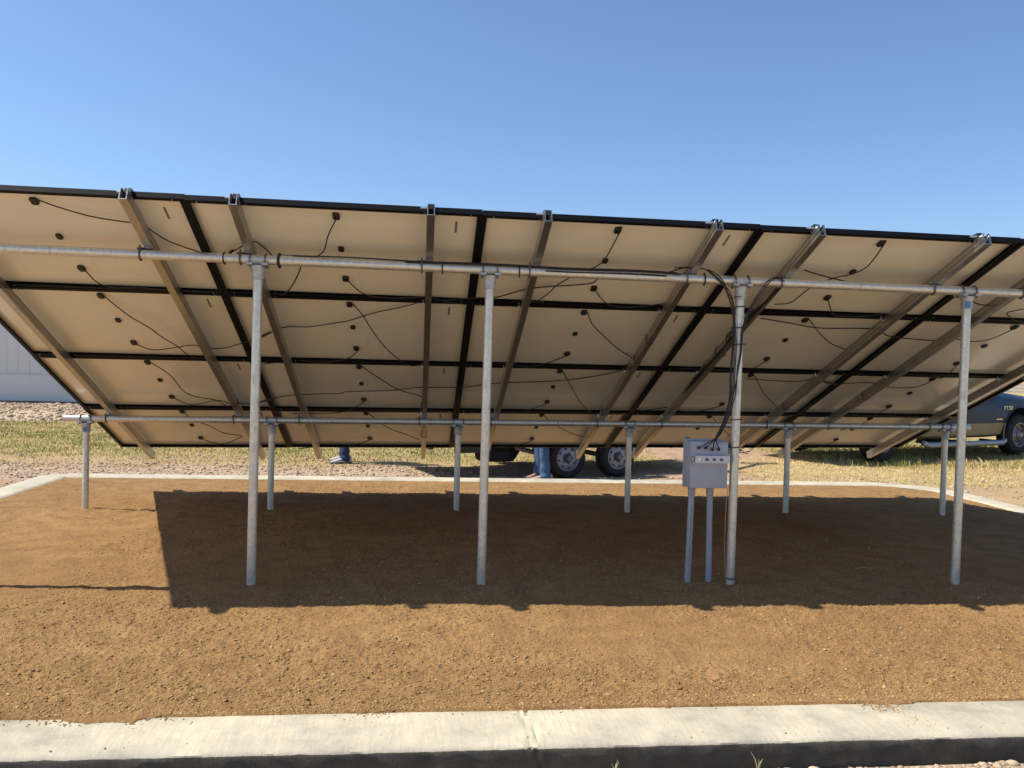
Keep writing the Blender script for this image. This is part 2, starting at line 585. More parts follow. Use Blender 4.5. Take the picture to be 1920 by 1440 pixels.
def spline(pts, sub=5):
    pts = [Vector(q) for q in pts]
    if len(pts) < 3:
        return pts
    P = [pts[0]*2-pts[1]] + pts + [pts[-1]*2-pts[-2]]
    out = []
    for i in range(1, len(P)-2):
        a, b, c, d = P[i-1], P[i], P[i+1], P[i+2]
        for k in range(sub):
            u = k/sub
            out.append(0.5*((2*b)+(c-a)*u+(2*a-5*b+4*c-d)*u*u+(3*b-a-3*c+d)*u**3))
    out.append(pts[-1])
    return out

def pieces(o):
    """split a mesh object into one object per connected piece (same name, parent and material)"""
    me = o.data
    n = len(me.vertices)
    par = list(range(n))
    def find(a):
        while par[a] != a:
            par[a] = par[par[a]]
            a = par[a]
        return a
    for e in me.edges:
        a, b = find(e.vertices[0]), find(e.vertices[1])
        if a != b:
            par[max(a, b)] = min(a, b)
    groups = {}
    for p in me.polygons:
        groups.setdefault(find(p.vertices[0]), []).append(p)
    out = []
    sharp = {tuple(sorted(e.vertices)): e.use_edge_sharp for e in me.edges}
    for root in sorted(groups):
        idx, vs, fs, sm = {}, [], [], []
        for p in groups[root]:
            f = []
            for v in p.vertices:
                if v not in idx:
                    idx[v] = len(vs)
                    vs.append(me.vertices[v].co.copy())
                f.append(idx[v])
            fs.append(f)
            sm.append(p.use_smooth)
        m2 = bpy.data.meshes.new(o.name)
        m2.from_pydata(vs, [], fs)
        m2.polygons.foreach_set('use_smooth', sm)
        back = {b: a for a, b in idx.items()}
        for e in m2.edges:
            e.use_edge_sharp = sharp.get(tuple(sorted((back[e.vertices[0]], back[e.vertices[1]]))), False)
        m2.materials.append(me.materials[0])
        if not out:
            o.data = m2
            out.append(o)
        else:
            c = bpy.data.objects.new(o.name.split('.')[0], m2)
            col.objects.link(c)
            c.parent = o.parent
            out.append(c)
    return out

# ------------------------------------------------------------------ terrain
def vnoise(x, y, seed=0):
    xi, yi = np.floor(x).astype(np.int64), np.floor(y).astype(np.int64)
    fx, fy = x-xi, y-yi
    fx, fy = fx*fx*(3-2*fx), fy*fy*(3-2*fy)
    def h(a, b):
        n = (a*374761393 + b*668265263 + seed*974634777) & 0x7fffffff
        n = ((n ^ (n >> 13))*1274126177) & 0x7fffffff
        return ((n ^ (n >> 16)) & 0xffff)/65535.0
    return (h(xi, yi)*(1-fx)+h(xi+1, yi)*fx)*(1-fy)+(h(xi, yi+1)*(1-fx)+h(xi+1, yi+1)*fx)*fy

def fbm(x, y, sc_, oct_=4, seed=0):
    s, a, t = 0, 1.0, 0
    for k in range(oct_):
        s = s + a*vnoise(x*sc_*2**k, y*sc_*2**k, seed+k)
        t += a
        a *= 0.5
    return s/t

def sstep(a, b, x):
    u = np.clip((x-a)/(b-a), 0, 1)
    return u*u*(3-2*u)

BX0, BX1, BY0, BY1 = -0.75, 9.49, -4.73, 1.92        # soil bed inside the kerb
KW = 0.33                                              # kerb width

def ground_z(x, y):
    z = -0.035 + 0.0*x
    z = z - 0.075*sstep(-4.6, -5.4, y)
    z = z + 0.045*sstep(-5.04, -5.12, y)*sstep(4.0, 6.2, x)           # rubble heaped against the kerb
    z = z + 0.30*sstep(10.8, 12.2, y)*sstep(17.0, 14.0, y)*sstep(9, 3, x)*0.5
    z = z + 0.035*(fbm(x, y, 0.5, 4, 3)-0.5)
    z = z + 0.03*(fbm(x, y, 2.6, 4, 9)-0.5)
    z = z - 0.02
    far = sstep(60, 150, y)
    z = z + far*0.9*fbm(x, y, 0.02, 3, 5)
    return z

def axis(a, b, step, lo, hi):
    c = list(np.arange(a, b+1e-6, step))
    s, q = step, b
    while q < hi:
        s *= 1.35
        q += s
        c.append(q)
    s, q = step, a
    while q > lo:
        s *= 1.35
        q -= s
        c.insert(0, q)
    return np.array(c)

def zone(x, y):
    n1 = fbm(x, y, 0.55, 4, 21)-0.5
    n2 = fbm(x, y, 1.7, 4, 31)-0.5
    left = sstep(4.6, 3.0, x)
    grass = left*sstep(3.9, 5.2, y+2.2*n1+1.2*n2)*sstep(11.1, 10.4, y+1.0*n1)
    grass = np.maximum(grass, sstep(1.2, 2.2, x)*sstep(3.9, 4.3, y+0.8*n2)*sstep(7.6, 6.8, x)*0.85)
    grass = np.maximum(grass, sstep(8.6, 10.0, x+2*n1)*sstep(4.2, 5.0, y+1.5*n2)*sstep(40, 20, y)*0.9)
    dry = sstep(7.4, 8.8, x+3.0*n1+1.5*n2)*sstep(2.25, 2.4, y)*sstep(5.6, 4.6, y+2*n1)
    dry = np.maximum(dry, left*sstep(3.0, 3.9, y+1.5*n2)*sstep(5.2, 4.4, y)*0.55)
    dry = np.maximum(dry, sstep(7, 12, y)*sstep(4.0, 6.0, x)*0.8)
    dry = np.maximum(dry, sstep(9.7, 10.1, x)*sstep(-4, -1, y)*0.5)
    dry = np.maximum(dry, sstep(25, 40, y))
    grav = sstep(10.6, 11.0, y+0.8*n2)*sstep(20, 17, y)*sstep(9, 5, x)
    grav = np.maximum(grav, sstep(3.9, 3.2, y+0.9*n2)*sstep(2.0, 2.2, y)*sstep(6.4, 4.8, x+1.5*n1)*0.65)
    grav = np.maximum(grav, sstep(-4.4, -5.0, y))
    return grass, dry, grav

gx = axis(-9, 17, 0.09, -700, 900)
gy = axis(-6.2, 13, 0.09, -60, 1600)
GX, GY = np.meshgrid(gx, gy)
GZ = ground_z(GX, GY)
inside = (GX > BX0-0.05) & (GX < BX1+0.05) & (GY > BY0-0.05) & (GY < BY1+0.05)
GZ = np.where(inside, np.minimum(GZ, -0.10), GZ)
zr, zg, zb = zone(GX, GY)
V = np.stack([GX, GY, GZ], -1).reshape(-1, 3)
nx, ny = len(gx), len(gy)
ii, jj = np.meshgrid(np.arange(nx-1), np.arange(ny-1))
b0 = (jj*nx+ii).ravel()
F = np.stack([b0, b0+1, b0+1+nx, b0+nx], 1)
C4 = np.stack([zr, zg, zb, np.ones_like(zr)], -1).reshape(-1, 4)
tag(np_mesh('ground', V, F, M['ground'], smooth=True, cols=C4), kind='structure')

# soil bed of decomposed granite, spilling a little over the kerb
SPILL = [(2.04, 0.20, 0.085), (1.55, 0.10, 0.02), (3.05, 0.12, 0.02), (5.25, 0.16, 0.035), (4.30, 0.25, 0.015), (6.0, 0.3, 0.02)]
def bed_z(x, y):
    z = 0.022*(fbm(x, y, 0.9, 3, 41)-0.5) + 0.018*(fbm(x, y, 4.0, 4, 43)-0.5)
    rough = sstep(0.38, 0.60, fbm(x, y, 0.9, 4, 51))
    z = z + (0.004+0.012*rough)*(fbm(x, y, 16.0, 3, 45)-0.5) + (0.006+0.009*rough)*(fbm(x, y, 55.0, 2, 46)-0.5)
    z = z + 0.0035*np.sin(y*42+5*fbm(x, y, 0.8, 2, 47))*sstep(-1.5, 0.0, y)
    edge = np.minimum(np.minimum(x-BX0, BX1-x), np.minimum(y-BY0, BY1-y))
    z = z*sstep(-0.02, 0.25, edge) - 0.004 + 0.012*sstep(0.15, 0.0, edge)
    lim = 0.012*(fbm(x, 0*x, 7.0, 3, 71)-0.35)
    for cx, cw, cd in SPILL:
        lim = np.maximum(lim, cd*np.clip(1-((x-cx)/cw)**2, 0, 1)*(0.4+1.2*fbm(x, y, 26, 3, 73)))
    over = BY0-y
    return np.where(over > 0, np.where(over < lim, 0.0235+0.012*(fbm(x, y, 45, 3, 46)-0.42)-0.005*over/np.maximum(lim, 0.02), -0.03), z)
bx = np.concatenate([np.arange(BX0-0.03, 1.1, 0.03), np.arange(1.1, 6.9, 0.0075), np.arange(6.9, BX1+0.031, 0.03)])
by = np.concatenate([np.arange(BY0-0.12, -2.6, 0.0085), np.arange(-2.6, 0, 0.018), np.arange(0, BY1+0.031, 0.03)])
GX, GY = np.meshgrid(bx, by)
GZ = bed_z(GX, GY)
grain = RNG.uniform(-1, 1, GZ.shape)
GZ = GZ + np.where(GZ > -0.028, 0.0026*grain, 0)
V = np.stack([GX, GY, GZ], -1).reshape(-1, 3)
nx, ny = len(bx), len(by)
ii, jj = np.meshgrid(np.arange(nx-1), np.arange(ny-1))
b0 = (jj*nx+ii).ravel()
F = np.stack([b0, b0+1, b0+1+nx, b0+nx], 1)
tag(np_mesh('soil_bed', V, F, M['soil'], smooth=True), kind='structure')

# stones: a few knobbly shapes repeated with their own size, turn and tone
def stone_shapes(k, sub=1):
    out = []
    for s in range(k):
        bm = bmesh.new()
        bmesh.ops.create_icosphere(bm, subdivisions=sub, radius=1.0)
        rr = random.Random(s+5)
        for v in bm.verts:
            v.co *= rr.uniform(0.72, 1.15)
            v.co.z *= 0.62
            v.co.x *= 1.2
        bm.verts.ensure_lookup_table()
        out.append((np.array([v.co[:] for v in bm.verts]), np.array([[v.index for v in f.verts] for f in bm.faces])))
        bm.free()
    return out
STONES = stone_shapes(6, 2)
GRAINS = stone_shapes(6, 1)

def scatter(name, mat, P, size, sink=0.25, shapes=None):
    SHAPES = shapes or GRAINS
    n = len(P)
    ang = RNG.uniform(0, 2*PI, n)
    sid = RNG.integers(0, len(SHAPES), n)
    rnd = RNG.uniform(0, 1, n)
    Vs, Fs, Rs, off = [], [], [], 0
    for k, (sv, sf) in enumerate(SHAPES):
        idx = np.where(sid == k)[0]
        if not len(idx):
            continue
        c, s_ = np.cos(ang[idx])[:, None], np.sin(ang[idx])[:, None]
        sz = size[idx][:, None]
        X = (sv[None, :, 0]*c-sv[None, :, 1]*s_)*sz+P[idx, 0][:, None]
        Y = (sv[None, :, 0]*s_+sv[None, :, 1]*c)*sz+P[idx, 1][:, None]
        Z = (sv[None, :, 2]+(0.5-sink))*sz+P[idx, 2][:, None]
        Vs.append(np.stack([X, Y, Z], -1).reshape(-1, 3))
        m = len(sv)
        Fs.append((sf[None]+(np.arange(len(idx))*m)[:, None, None]).reshape(-1, 3)+off)
        Rs.append(np.repeat(rnd[idx], m))
        off += m*len(idx)
    return tag(np_mesh(name, np.concatenate(Vs), np.concatenate(Fs), mat, rnd=np.concatenate(Rs)), kind='stuff')

n = 75000
px_ = RNG.uniform(0.9, 7.4, n)
py_ = BY0 + 3.6*RNG.uniform(0, 1, n)**1.5
keep = RNG.uniform(0, 1, n) < 0.16+0.9*sstep(0.40, 0.62, fbm(px_, py_, 0.9, 4, 51))
px_, py_ = px_[keep], py_[keep]
m_ = 5000
px_ = np.concatenate([px_, RNG.uniform(BX0, BX1, m_)])
py_ = np.concatenate([py_, RNG.uniform(-2.6, BY1, m_)])
size = np.clip(RNG.lognormal(math.log(0.0036), 0.38, len(px_)), 0.0022, 0.0125)
tag(scatter('soil_pebbles', M['pebble'], np.stack([px_, py_, bed_z(px_, py_)], 1), size, 0.45),
    'small tan granite pebbles strewn over the brown soil bed', 'pebbles')

# rubble: beyond the far kerb, along the building, and heaped outside the near kerb
pts, szs = [], []
def rub(n, x0, x1, y0, y1, s, sg=0.5, mx=0.06):
    x, y = RNG.uniform(x0, x1, n), RNG.uniform(y0, y1, n)
    pts.append(np.stack([x, y, ground_z(x, y)], 1))
    szs.append(np.clip(RNG.lognormal(math.log(s), sg, n), 0.006, mx))
rub(7500, -6.0, 4.0, 2.28, 3.8, 0.0085, 0.55, 0.035)
rub(900, 4.0, 7.0, 2.28, 2.9, 0.008, 0.5, 0.025)
rub(1200, 7.0, 12.0, 2.28, 3.4, 0.008, 0.5, 0.03)
rub(900, -3.0, 3.2, 3.6, 4.8, 0.010)
rub(9000, -12.0, 3.0, 10.9, 15.9, 0.022, 0.5, 0.07)
rub(9000, 4.0, 9.0, -5.75, -5.07, 0.0085, 0.55, 0.026)
rub(700, 0.0, 4.6, -5.7, -5.10, 0.010)
rub(1500, 9.84, 12.5, -3, 2.3, 0.010)
rub(900, -3.5, -1.1, -1, 2.3, 0.010)
tag(scatter('rubble', M['rubble'], np.concatenate(pts), np.concatenate(szs), 0.3),
    'loose pinkish rubble lying on the dirt around the kerb', 'rubble')

# grass blades
def blades(name, mat, n, x0, x1, y0, y1, dens, hgt, lean=0.6):
    x, y = RNG.uniform(x0, x1, n), RNG.uniform(y0, y1, n)
    k = RNG.uniform(0, 1, n) < dens(x, y)
    # not on the kerb or inside the bed
    k &= ~((x > BX0-KW) & (x < BX1+KW) & (y > BY0-KW) & (y < BY1+KW+0.03))
    x, y = x[k], y[k]
    m = len(x)
    h = hgt*RNG.uniform(0.45, 1.4, m)*(0.6+0.9*fbm(x, y, 2.2, 3, 77))
    a = RNG.uniform(0, 2*PI, m)
    b = a+RNG.uniform(1.0, 2.1, m)
    ln = lean*h*RNG.uniform(0.2, 1.3, m)
    wd = 0.0035+0.0035*RNG.uniform(0, 1, m)
    z = ground_z(x, y)-0.005
    dx, dy = np.cos(a)*wd, np.sin(a)*wd
    lx, ly = np.cos(b)*ln, np.sin(b)*ln
    V = np.stack([np.stack([x-dx, y-dy, z], 1), np.stack([x+dx, y+dy, z], 1),
                  np.stack([x+dx*0.6+lx*0.4, y+dy*0.6+ly*0.4, z+h*0.6], 1),
                  np.stack([x+lx, y+ly, z+h], 1)], 1).reshape(-1, 3)
    b0 = np.arange(m)*4
    F = np.concatenate([np.stack([b0, b0+1, b0+2], 1), np.stack([b0, b0+2, b0+3], 1)])
    r = np.clip(fbm(x, y, 0.9, 4, 61)*1.7-0.35+RNG.uniform(-0.25, 0.25, m), 0, 1)
    return tag(np_mesh(name, V, F, mat, rnd=np.repeat(r, 4)), kind='stuff')
tag(blades('grass', M['grass'], 150000, -7.5, 16, 2.4, 11.2, lambda x, y: zone(x, y)[0]*0.9, 0.036),
    'short patchy green grass beyond the far kerb', 'grass')
tag(blades('dry_grass', M['dry_grass'], 120000, -6, 16.5, 2.3, 9, lambda x, y: zone(x, y)[1]*0.6, 0.026, 1.1),
    'flattened straw coloured grass beside the right kerb', 'grass')
tag(blades('tall_grass', M['grass'], 9000, 9.6, 16.5, 4.3, 8.0, lambda x, y: sstep(9.4, 10.5, x)*sstep(0.35, 0.6, fbm(x, y, 1.3, 3, 91))*0.9, 0.085, 0.7),
    'taller green tufts growing by the truck wheels', 'grass')

# ------------------------------------------------------------------ concrete kerb round the bed
def kerb():
    hw = KW/2
    x0, x1, y0, y1 = BX0-hw, BX1+hw, BY0-hw, BY1+hw
    path = []
    def seg(a, b, step):
        a, b = Vector(a), Vector(b)
        m = max(2, int((b-a).length/step))
        d = (b-a).normalized()
        nrm = Vector((d.y, -d.x, 0))              # outwards for a counter-clockwise ring
        for k in range(m):
            path.append((a.lerp(b, k/m), nrm.copy()))
    def arc(c, r, a0, a1, m):
        for k in range(m):
            a = a0+(a1-a0)*k/m
            nrm = Vector((math.cos(a), math.sin(a), 0))
            path.append((Vector(c)+nrm*r, nrm))
    r1, r2 = 0.17, 0.75
    seg((x0+r1, y0, 0), (x1-r1, y0, 0), 0.0125)
    arc((x1-r1, y0+r1, 0), r1, -PI/2, 0, 6)
    seg((x1, y0+r1, 0), (x1, y1-r2, 0), 0.08)
    arc((x1-r2, y1-r2, 0), r2, 0, PI/2, 12)
    seg((x1-r2, y1, 0), (x0+r1, y1, 0), 0.08)
    arc((x0+r1, y1-r1, 0), r1, PI/2, PI, 6)
    seg((x0, y1-r1, 0), (x0, y0+r1, 0), 0.08)
    arc((x0+r1, y0+r1, 0), r1, PI, 1.5*PI, 6)
    prof = [(-hw, -0.16), (-hw, 0.006), (-hw+0.012, 0.016), (-0.09, 0.019), (-0.03, 0.021), (0.03, 0.021), (0.09, 0.019),
            (hw-0.022, 0.013), (hw-0.008, 0.005), (hw, -0.010), (hw, -0.05), (hw, -0.09), (hw+0.004, -0.24)]
    vs, fs = [], []
    k = len(prof)
    m = len(path)
    for i, (p, nrm) in enumerate(path):
        front = p.y < BY0
        for j, (o, z) in enumerate(prof):
            q = p+nrm*o
            e = 0.0
            if front:
                e = 0.006*(mnoise.noise(Vector((q.x*9, j*1.7, 0)))) + 0.007*mnoise.noise(Vector((q.x*1.1, 3.3, 0)))
                g = abs(p.x-3.665-0.02*math.sin(j*1.4))
                if g < 0.0075 and 0 < j < 11:           # contraction joint
                    z -= 0.014
                    o2 = -0.008 if j > 7 else 0
                    q = q+nrm*o2
            q = q+nrm*(e if j > 6 else e*0.5)
            vs.append(Vector((q.x, q.y, z+0.5*e)))
    for i in range(m):
        for j in range(k-1):
            a, b = i*k+j, i*k+j+1
            c, d = ((i+1) % m)*k+j+1, ((i+1) % m)*k+j
            fs.append((a, d, c, b))
    b_ = MB()
    b_.add(vs, fs)
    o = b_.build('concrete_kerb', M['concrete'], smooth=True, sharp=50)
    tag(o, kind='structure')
kerb()

# soil and grit spilled on the kerb top
xs = np.concatenate([RNG.normal(2.02, 0.14, 260), RNG.normal(3.05, 0.045, 160), RNG.normal(5.22, 0.05, 420), RNG.uniform(1.3, 6.2, 190)])
dy_ = np.concatenate([np.abs(RNG.normal(0, 0.05, 260)), np.abs(RNG.normal(0.06, 0.09, 160)), np.abs(RNG.normal(0.09, 0.07, 420)), RNG.uniform(0.0, 0.3, 190)])
xs[420:840] += 0.5*(dy_[420:840]-0.08)
ys = np.maximum(BY0-dy_, BY0-KW+0.02)
tag(scatter('spilled_grit', M['pebble'], np.stack([xs, ys, np.full(len(xs), 0.018)], 1), RNG.uniform(0.0014, 0.0048, len(xs)), 0.3),
    'brown grit spilled over the top of the near kerb', 'grit')

# ------------------------------------------------------------------ the solar array
PW, PH = 1.72865, 1.14
C0 = Vector((0.12301, 1.09718, 0.44491))
def dirs(i):
    t = 0.40752-0.00917*(i-2.5)
    pyaw, prl = 0.0016, 0.01424
    ax = Vector((math.cos(pyaw)*math.cos(prl), math.sin(pyaw)*math.cos(prl), math.sin(prl)))
    s = Vector((math.sin(pyaw)*math.cos(t), -math.cos(pyaw)*math.cos(t), math.sin(t)))
    s = (s-ax*s.dot(ax)).normalized()
    return ax, s, ax.cross(s)                    # across, up the slope, towards the ground
def PT(i, j, n=0.0):
    ax, s, dn = dirs(i)
    return C0+ax*(i*PW)+s*(j*PH)+dn*n
def frame_at(i, j, n=0.0):
    """matrix: local x across, local y up the slope, local z out of the sunny face"""
    s = dirs(i)[1]
    ax = (PT(i+0.5, j)-PT(i-0.5, j)).normalized()
    s = (s-ax*s.dot(ax)).normalized()
    dn = ax.cross(s)
    o = PT(i, j, n)
    return Matrix(((ax.x, s.x, -dn.x, o.x), (ax.y, s.y, -dn.y, o.y), (ax.z, s.z, -dn.z, o.z), (0, 0, 0, 1)))
def near_pipe(x): return Vector((x, -2.683-0.0045*x, 2.0555-0.00636*x))
def far_pipe(x): return Vector((x, 0.0, 0.8255+0.0081*x))
PR = 0.0302

LEADS = {
    (0, 3, 'A'): [(0.509, 0.885), (0.572, 0.874), (0.67, 0.823), (0.776, 0.78), (0.813, 0.744), (0.89, 0.633), (0.984, 0.512), (1.011, 0.478), (1.061, 0.471), (1.092, 0.513), (1.166, 0.597), (1.195, 0.606), (1.219, 0.558), (1.241, 0.494)],
    (0, 3, 'C'): [(0.502, 0.149), (0.532, 0.105), (0.588, 0.084), (0.681, 0.08), (0.766, 0.062), (0.895, 0.05), (0.985, 0.028)],
    (0, 2, 'A'): [(0.509, 0.837), (0.564, 0.688), (0.624, 0.543), (0.659, 0.401), (0.696, 0.252), (0.723, 0.124), (0.76, 0.052), (0.82, 0.02)],
    (0, 2, 'C'): [(0.503, 0.139), (0.569, 0.154), (0.675, 0.221), (0.763, 0.281), (0.806, 0.205), (0.893, 0.256), (1.025, 0.374), (1.096, 0.458), (1.197, 0.55), (1.317, 0.615), (1.451, 0.695), (1.475, 0.71), (1.592, 0.812), (1.743, 0.941), (1.831, 1.023)],
    (0, 1, 'A'): [(0.519, 0.854), (0.564, 0.8), (0.585, 0.652), (0.599, 0.444), (0.648, 0.3), (0.728, 0.229), (0.77, 0.054)],
    (0, 1, 'C'): [(0.499, 0.1), (0.583, 0.112), (0.707, 0.208), (0.757, 0.242), (0.794, 0.174), (0.89, 0.199), (0.97, 0.262), (1.089, 0.357), (1.231, 0.43), (1.388, 0.452), (1.416, 0.469), (1.646, 0.533), (1.792, 0.58), (2.013, 0.588), (2.195, 0.646), (2.466, 0.723), (2.641, 0.81), (2.8, 0.924)],
    (0, 0, 'A'): [(0.508, 0.836), (0.538, 0.816), (0.609, 0.644), (0.664, 0.464), (0.752, 0.357)],
    (0, 0, 'C'): [(0.502, 0.107), (0.617, 0.183), (0.752, 0.313)],
    (1, 3, 'A'): [(0.493, 0.853), (0.463, 0.762), (0.447, 0.662), (0.431, 0.567), (0.401, 0.496)],
    (1, 3, 'C'): [(0.513, 0.135), (0.564, 0.096), (0.671, 0.074), (0.816, 0.045), (0.904, 0.031), (0.987, -0.012)],
    (1, 2, 'A'): [(0.515, 0.853), (0.546, 0.795), (0.585, 0.59), (0.634, 0.327), (0.689, 0.134), (0.748, 0.011), (0.808, 0.0)],
    (1, 2, 'C'): [(0.497, 0.117), (0.446, 0.097), (0.319, 0.06), (0.19, 0.012), (0.041, -0.065)],
    (1, 1, 'A'): [(0.516, 0.842), (0.596, 0.728), (0.692, 0.536), (0.803, 0.332), (0.802, 0.128), (0.797, -0.022)],
    (1, 1, 'C'): [(0.494, 0.099), (0.395, 0.031), (0.247, -0.018), (0.098, -0.076)],
    (1, 0, 'A'): [(0.524, 0.821), (0.611, 0.641), (0.702, 0.466), (0.792, 0.281)],
    (1, 0, 'C'): [(0.492, 0.105), (0.35, 0.088), (0.183, 0.012), (0.051, -0.009)],
    (2, 3, 'A'): [(0.497, 0.794), (0.483, 0.657), (0.457, 0.543), (0.395, 0.452), (0.334, 0.336), (0.311, 0.209), (0.271, 0.087), (0.222, 0.04), (0.157, 0.018)],
    (2, 3, 'C'): [(0.513, 0.123), (0.572, 0.082), (0.673, 0.062), (0.803, 0.07), (0.831, 0.073), (0.924, 0.042)],
    (2, 2, 'A'): [(0.506, 0.851), (0.542, 0.788), (0.621, 0.616), (0.721, 0.389), (0.819, 0.18), (0.795, 0.019)],
    (2, 2, 'C'): [(0.493, 0.11), (0.345, 0.054), (0.215, 0.036), (0.085, 0.014)],
    (2, 1, 'A'): [(0.509, 0.843), (0.558, 0.73), (0.641, 0.425), (0.726, 0.135), (0.811, -0.041)],
    (2, 1, 'C'): [(0.487, 0.113), (0.379, 0.081), (0.26, 0.058), (0.172, 0.018)],
    (2, 0, 'A'): [(0.507, 0.843), (0.558, 0.798), (0.692, 0.542), (0.818, 0.32)],
    (2, 0, 'C'): [(0.485, 0.113), (0.38, 0.073), (0.27, 0.016)],
    (3, 3, 'A'): [(0.507, 0.809), (0.504, 0.7), (0.477, 0.589), (0.421, 0.556), (0.367, 0.462), (0.356, 0.343), (0.335, 0.191), (0.28, 0.136)],
    (3, 3, 'C'): [(0.509, 0.141), (0.557, 0.074), (0.606, 0.036), (0.695, 0.041), (0.82, 0.053)],
    (3, 2, 'A'): [(0.509, 0.871), (0.601, 0.753), (0.708, 0.595), (0.846, 0.431), (0.845, 0.356)],
    (3, 2, 'C'): [(0.5, 0.13), (0.408, 0.042), (0.288, 0.063), (0.088, 0.034)],
    (3, 1, 'A'): [(0.516, 0.822), (0.643, 0.587), (0.845, 0.157)],
    (3, 1, 'C'): [(0.488, 0.111), (0.372, 0.131), (0.259, 0.165), (0.199, 0.162), (0.042, 0.077)],
    (3, 0, 'A'): [(0.512, 0.844), (0.592, 0.734), (0.728, 0.41)],
    (3, 0, 'C'): [(0.615, 0.041), (0.425, -0.013)],
    (4, 3, 'A'): [(0.275, 0.722), (0.293, 0.546), (0.259, 0.433)],
    (4, 3, 'C'): [(0.584, 0.125), (0.46, 0.047), (0.325, 0.154), (0.378, 0.221)],
    (4, 2, 'A'): [(0.495, 0.838), (0.419, 0.778), (0.353, 0.701), (0.253, 0.725)],
    (4, 2, 'C'): [(0.516, 0.144), (0.484, 0.035), (0.411, -0.002)],
    (4, 1, 'A'): [(0.489, 0.827), (0.434, 0.795), (0.305, 0.775), (0.147, 0.875), (0.064, 0.89), (-0.064, 0.844), (-0.15, 0.872), (-0.275, 0.853), (-0.527, 0.862)],
    (4, 1, 'C'): [(0.505, 0.129), (0.423, 0.081), (0.317, 0.064)],
    (4, 0, 'A'): [(0.49, 0.816), (0.436, 0.785), (0.389, 0.614)],
    (4, 0, 'C'): [(0.495, 0.141), (0.393, 0.092), (0.295, 0.05)],
}
LOOSE = {
    'to_seam': [(1.2, 3.041), (1.245, 3.069), (1.291, 3.207), (1.328, 3.357), (1.344, 3.439)],
    'cross2': [(1.831, 3.011), (1.86, 3.045), (2.011, 3.115), (2.104, 3.149), (2.238, 3.212), (2.449, 3.333), (2.487, 3.377)],
    'cross4': [(3.27, 2.936), (3.417, 2.901), (3.568, 2.862), (3.83, 2.811), (3.921, 2.772), (4.039, 2.718), (4.226, 2.645)],
    'upper4': [(3.28, 3.587), (3.399, 3.549), (3.594, 3.466), (3.698, 3.414)],
    'upper3': [(2.559, 3.395), (2.647, 3.455), (2.731, 3.519), (2.833, 3.57)],
    'right': [(4.084, 3.305), (4.144, 3.293), (4.233, 3.255)],
}


def panel_proto():
    w_, h_ = PW-0.0015, PH-0.011
    b = MB()
    prof = [(0, 0), (0.029, 0), (0.029, 0.002), (0.002, 0.002), (0.002, 0.0275), (0.010, 0.0275), (0.010, 0.0295), (0.0, 0.036), (-0.0, 0.020)]
    prof = [(0, 0), (0.029, 0), (0.029, 0.002), (0.0025, 0.002), (0.0025, 0.028), (0.012, 0.028), (0.012, 0.0300), (0.0025, 0.0300), (0.0025, 0.0335), (0.010, 0.0335), (0.010, 0.035), (0, 0.035)]
    k = len(prof)
    vs, fs = [], []
    for sx, sy in ((-1, -1), (1, -1), (1, 1), (-1, 1)):
        for d, z in prof:
            vs.append(Vector((sx*(w_/2-d), sy*(h_/2-d), z)))
    for c in range(4):
        for j in range(k):
            a, b2 = c*k+j, c*k+(j+1) % k
            e, f = ((c+1) % 4)*k+(j+1) % k, ((c+1) % 4)*k+j
            fs.append((a, f, e, b2))
    b.add(vs, fs)
    return b, w_, h_

def tinylathe(b, r, z0, z1, mat, n=10):
    b.lathe([(r, z0), (r, z1)], n, mat)

b, w_, h_ = panel_proto()
root = empty('solar_panel')
fr = b.build('frame', M['frame'], root)
s_ = MB(); s_.box(-w_/2+0.004, w_/2-0.004, -h_/2+0.004, h_/2-0.004, 0.0302, 0.0318)
bs = s_.build('backsheet', M['backsheet'], root)
s_ = MB(); s_.box(-w_/2+0.004, w_/2-0.004, -h_/2+0.004, h_/2-0.004, 0.0320, 0.0333)
gl = s_.build('cell_glass', M['cells'], root)
bs.data.transform(Matrix.Translation((0, 0, -0.0)))
def jbox(x, y, big):
    j = MB()
    a, c, hh = (0.021, 0.031, 0.018) if big else (0.018, 0.027, 0.015)
    ch = 0.008
    o = [(-a, -c+ch), (-a+ch, -c), (a-ch, -c), (a, -c+ch), (a, c-ch), (a-ch, c), (-a+ch, c), (-a, c-ch)]
    z0 = 0.0300
    r0 = [Vector((x+p[0], y+p[1], z0)) for p in o]
    r1 = [Vector((x+p[0], y+p[1], z0-hh*0.8)) for p in o]
    r2 = [Vector((x+p[0]*0.8, y+p[1]*0.85, z0-hh)) for p in o]
    j.loft([r0, r1, r2])
    return j.build('junction_box', M['black_plastic'], root)
JY = {'A': 0.882, 'B': 0.550, 'C': 0.213}
for k in 'ABC':
    jbox(-0.006*PW, (JY[k]-0.5)*PH, k != 'B')
s_ = MB(); s_.box(0.413*PW-0.0075, 0.413*PW+0.0075, 0.322*PH-0.062, 0.322*PH+0.062, 0.0296, 0.0301)
s_.build('barcode_label', M['label'], root)
# small earthing and drain fasteners on the frame flange
s_ = MB()
for u in (-0.46, -0.30, 0.30, 0.46):
    for sy in (-1, 1):
        tinylathe(s_, 0.0045, -0.003, 0.0, Matrix.Translation((u*PW, sy*(h_/2-0.014), 0)))
pieces(s_.build('flange_bolt', M['bolt'], root))

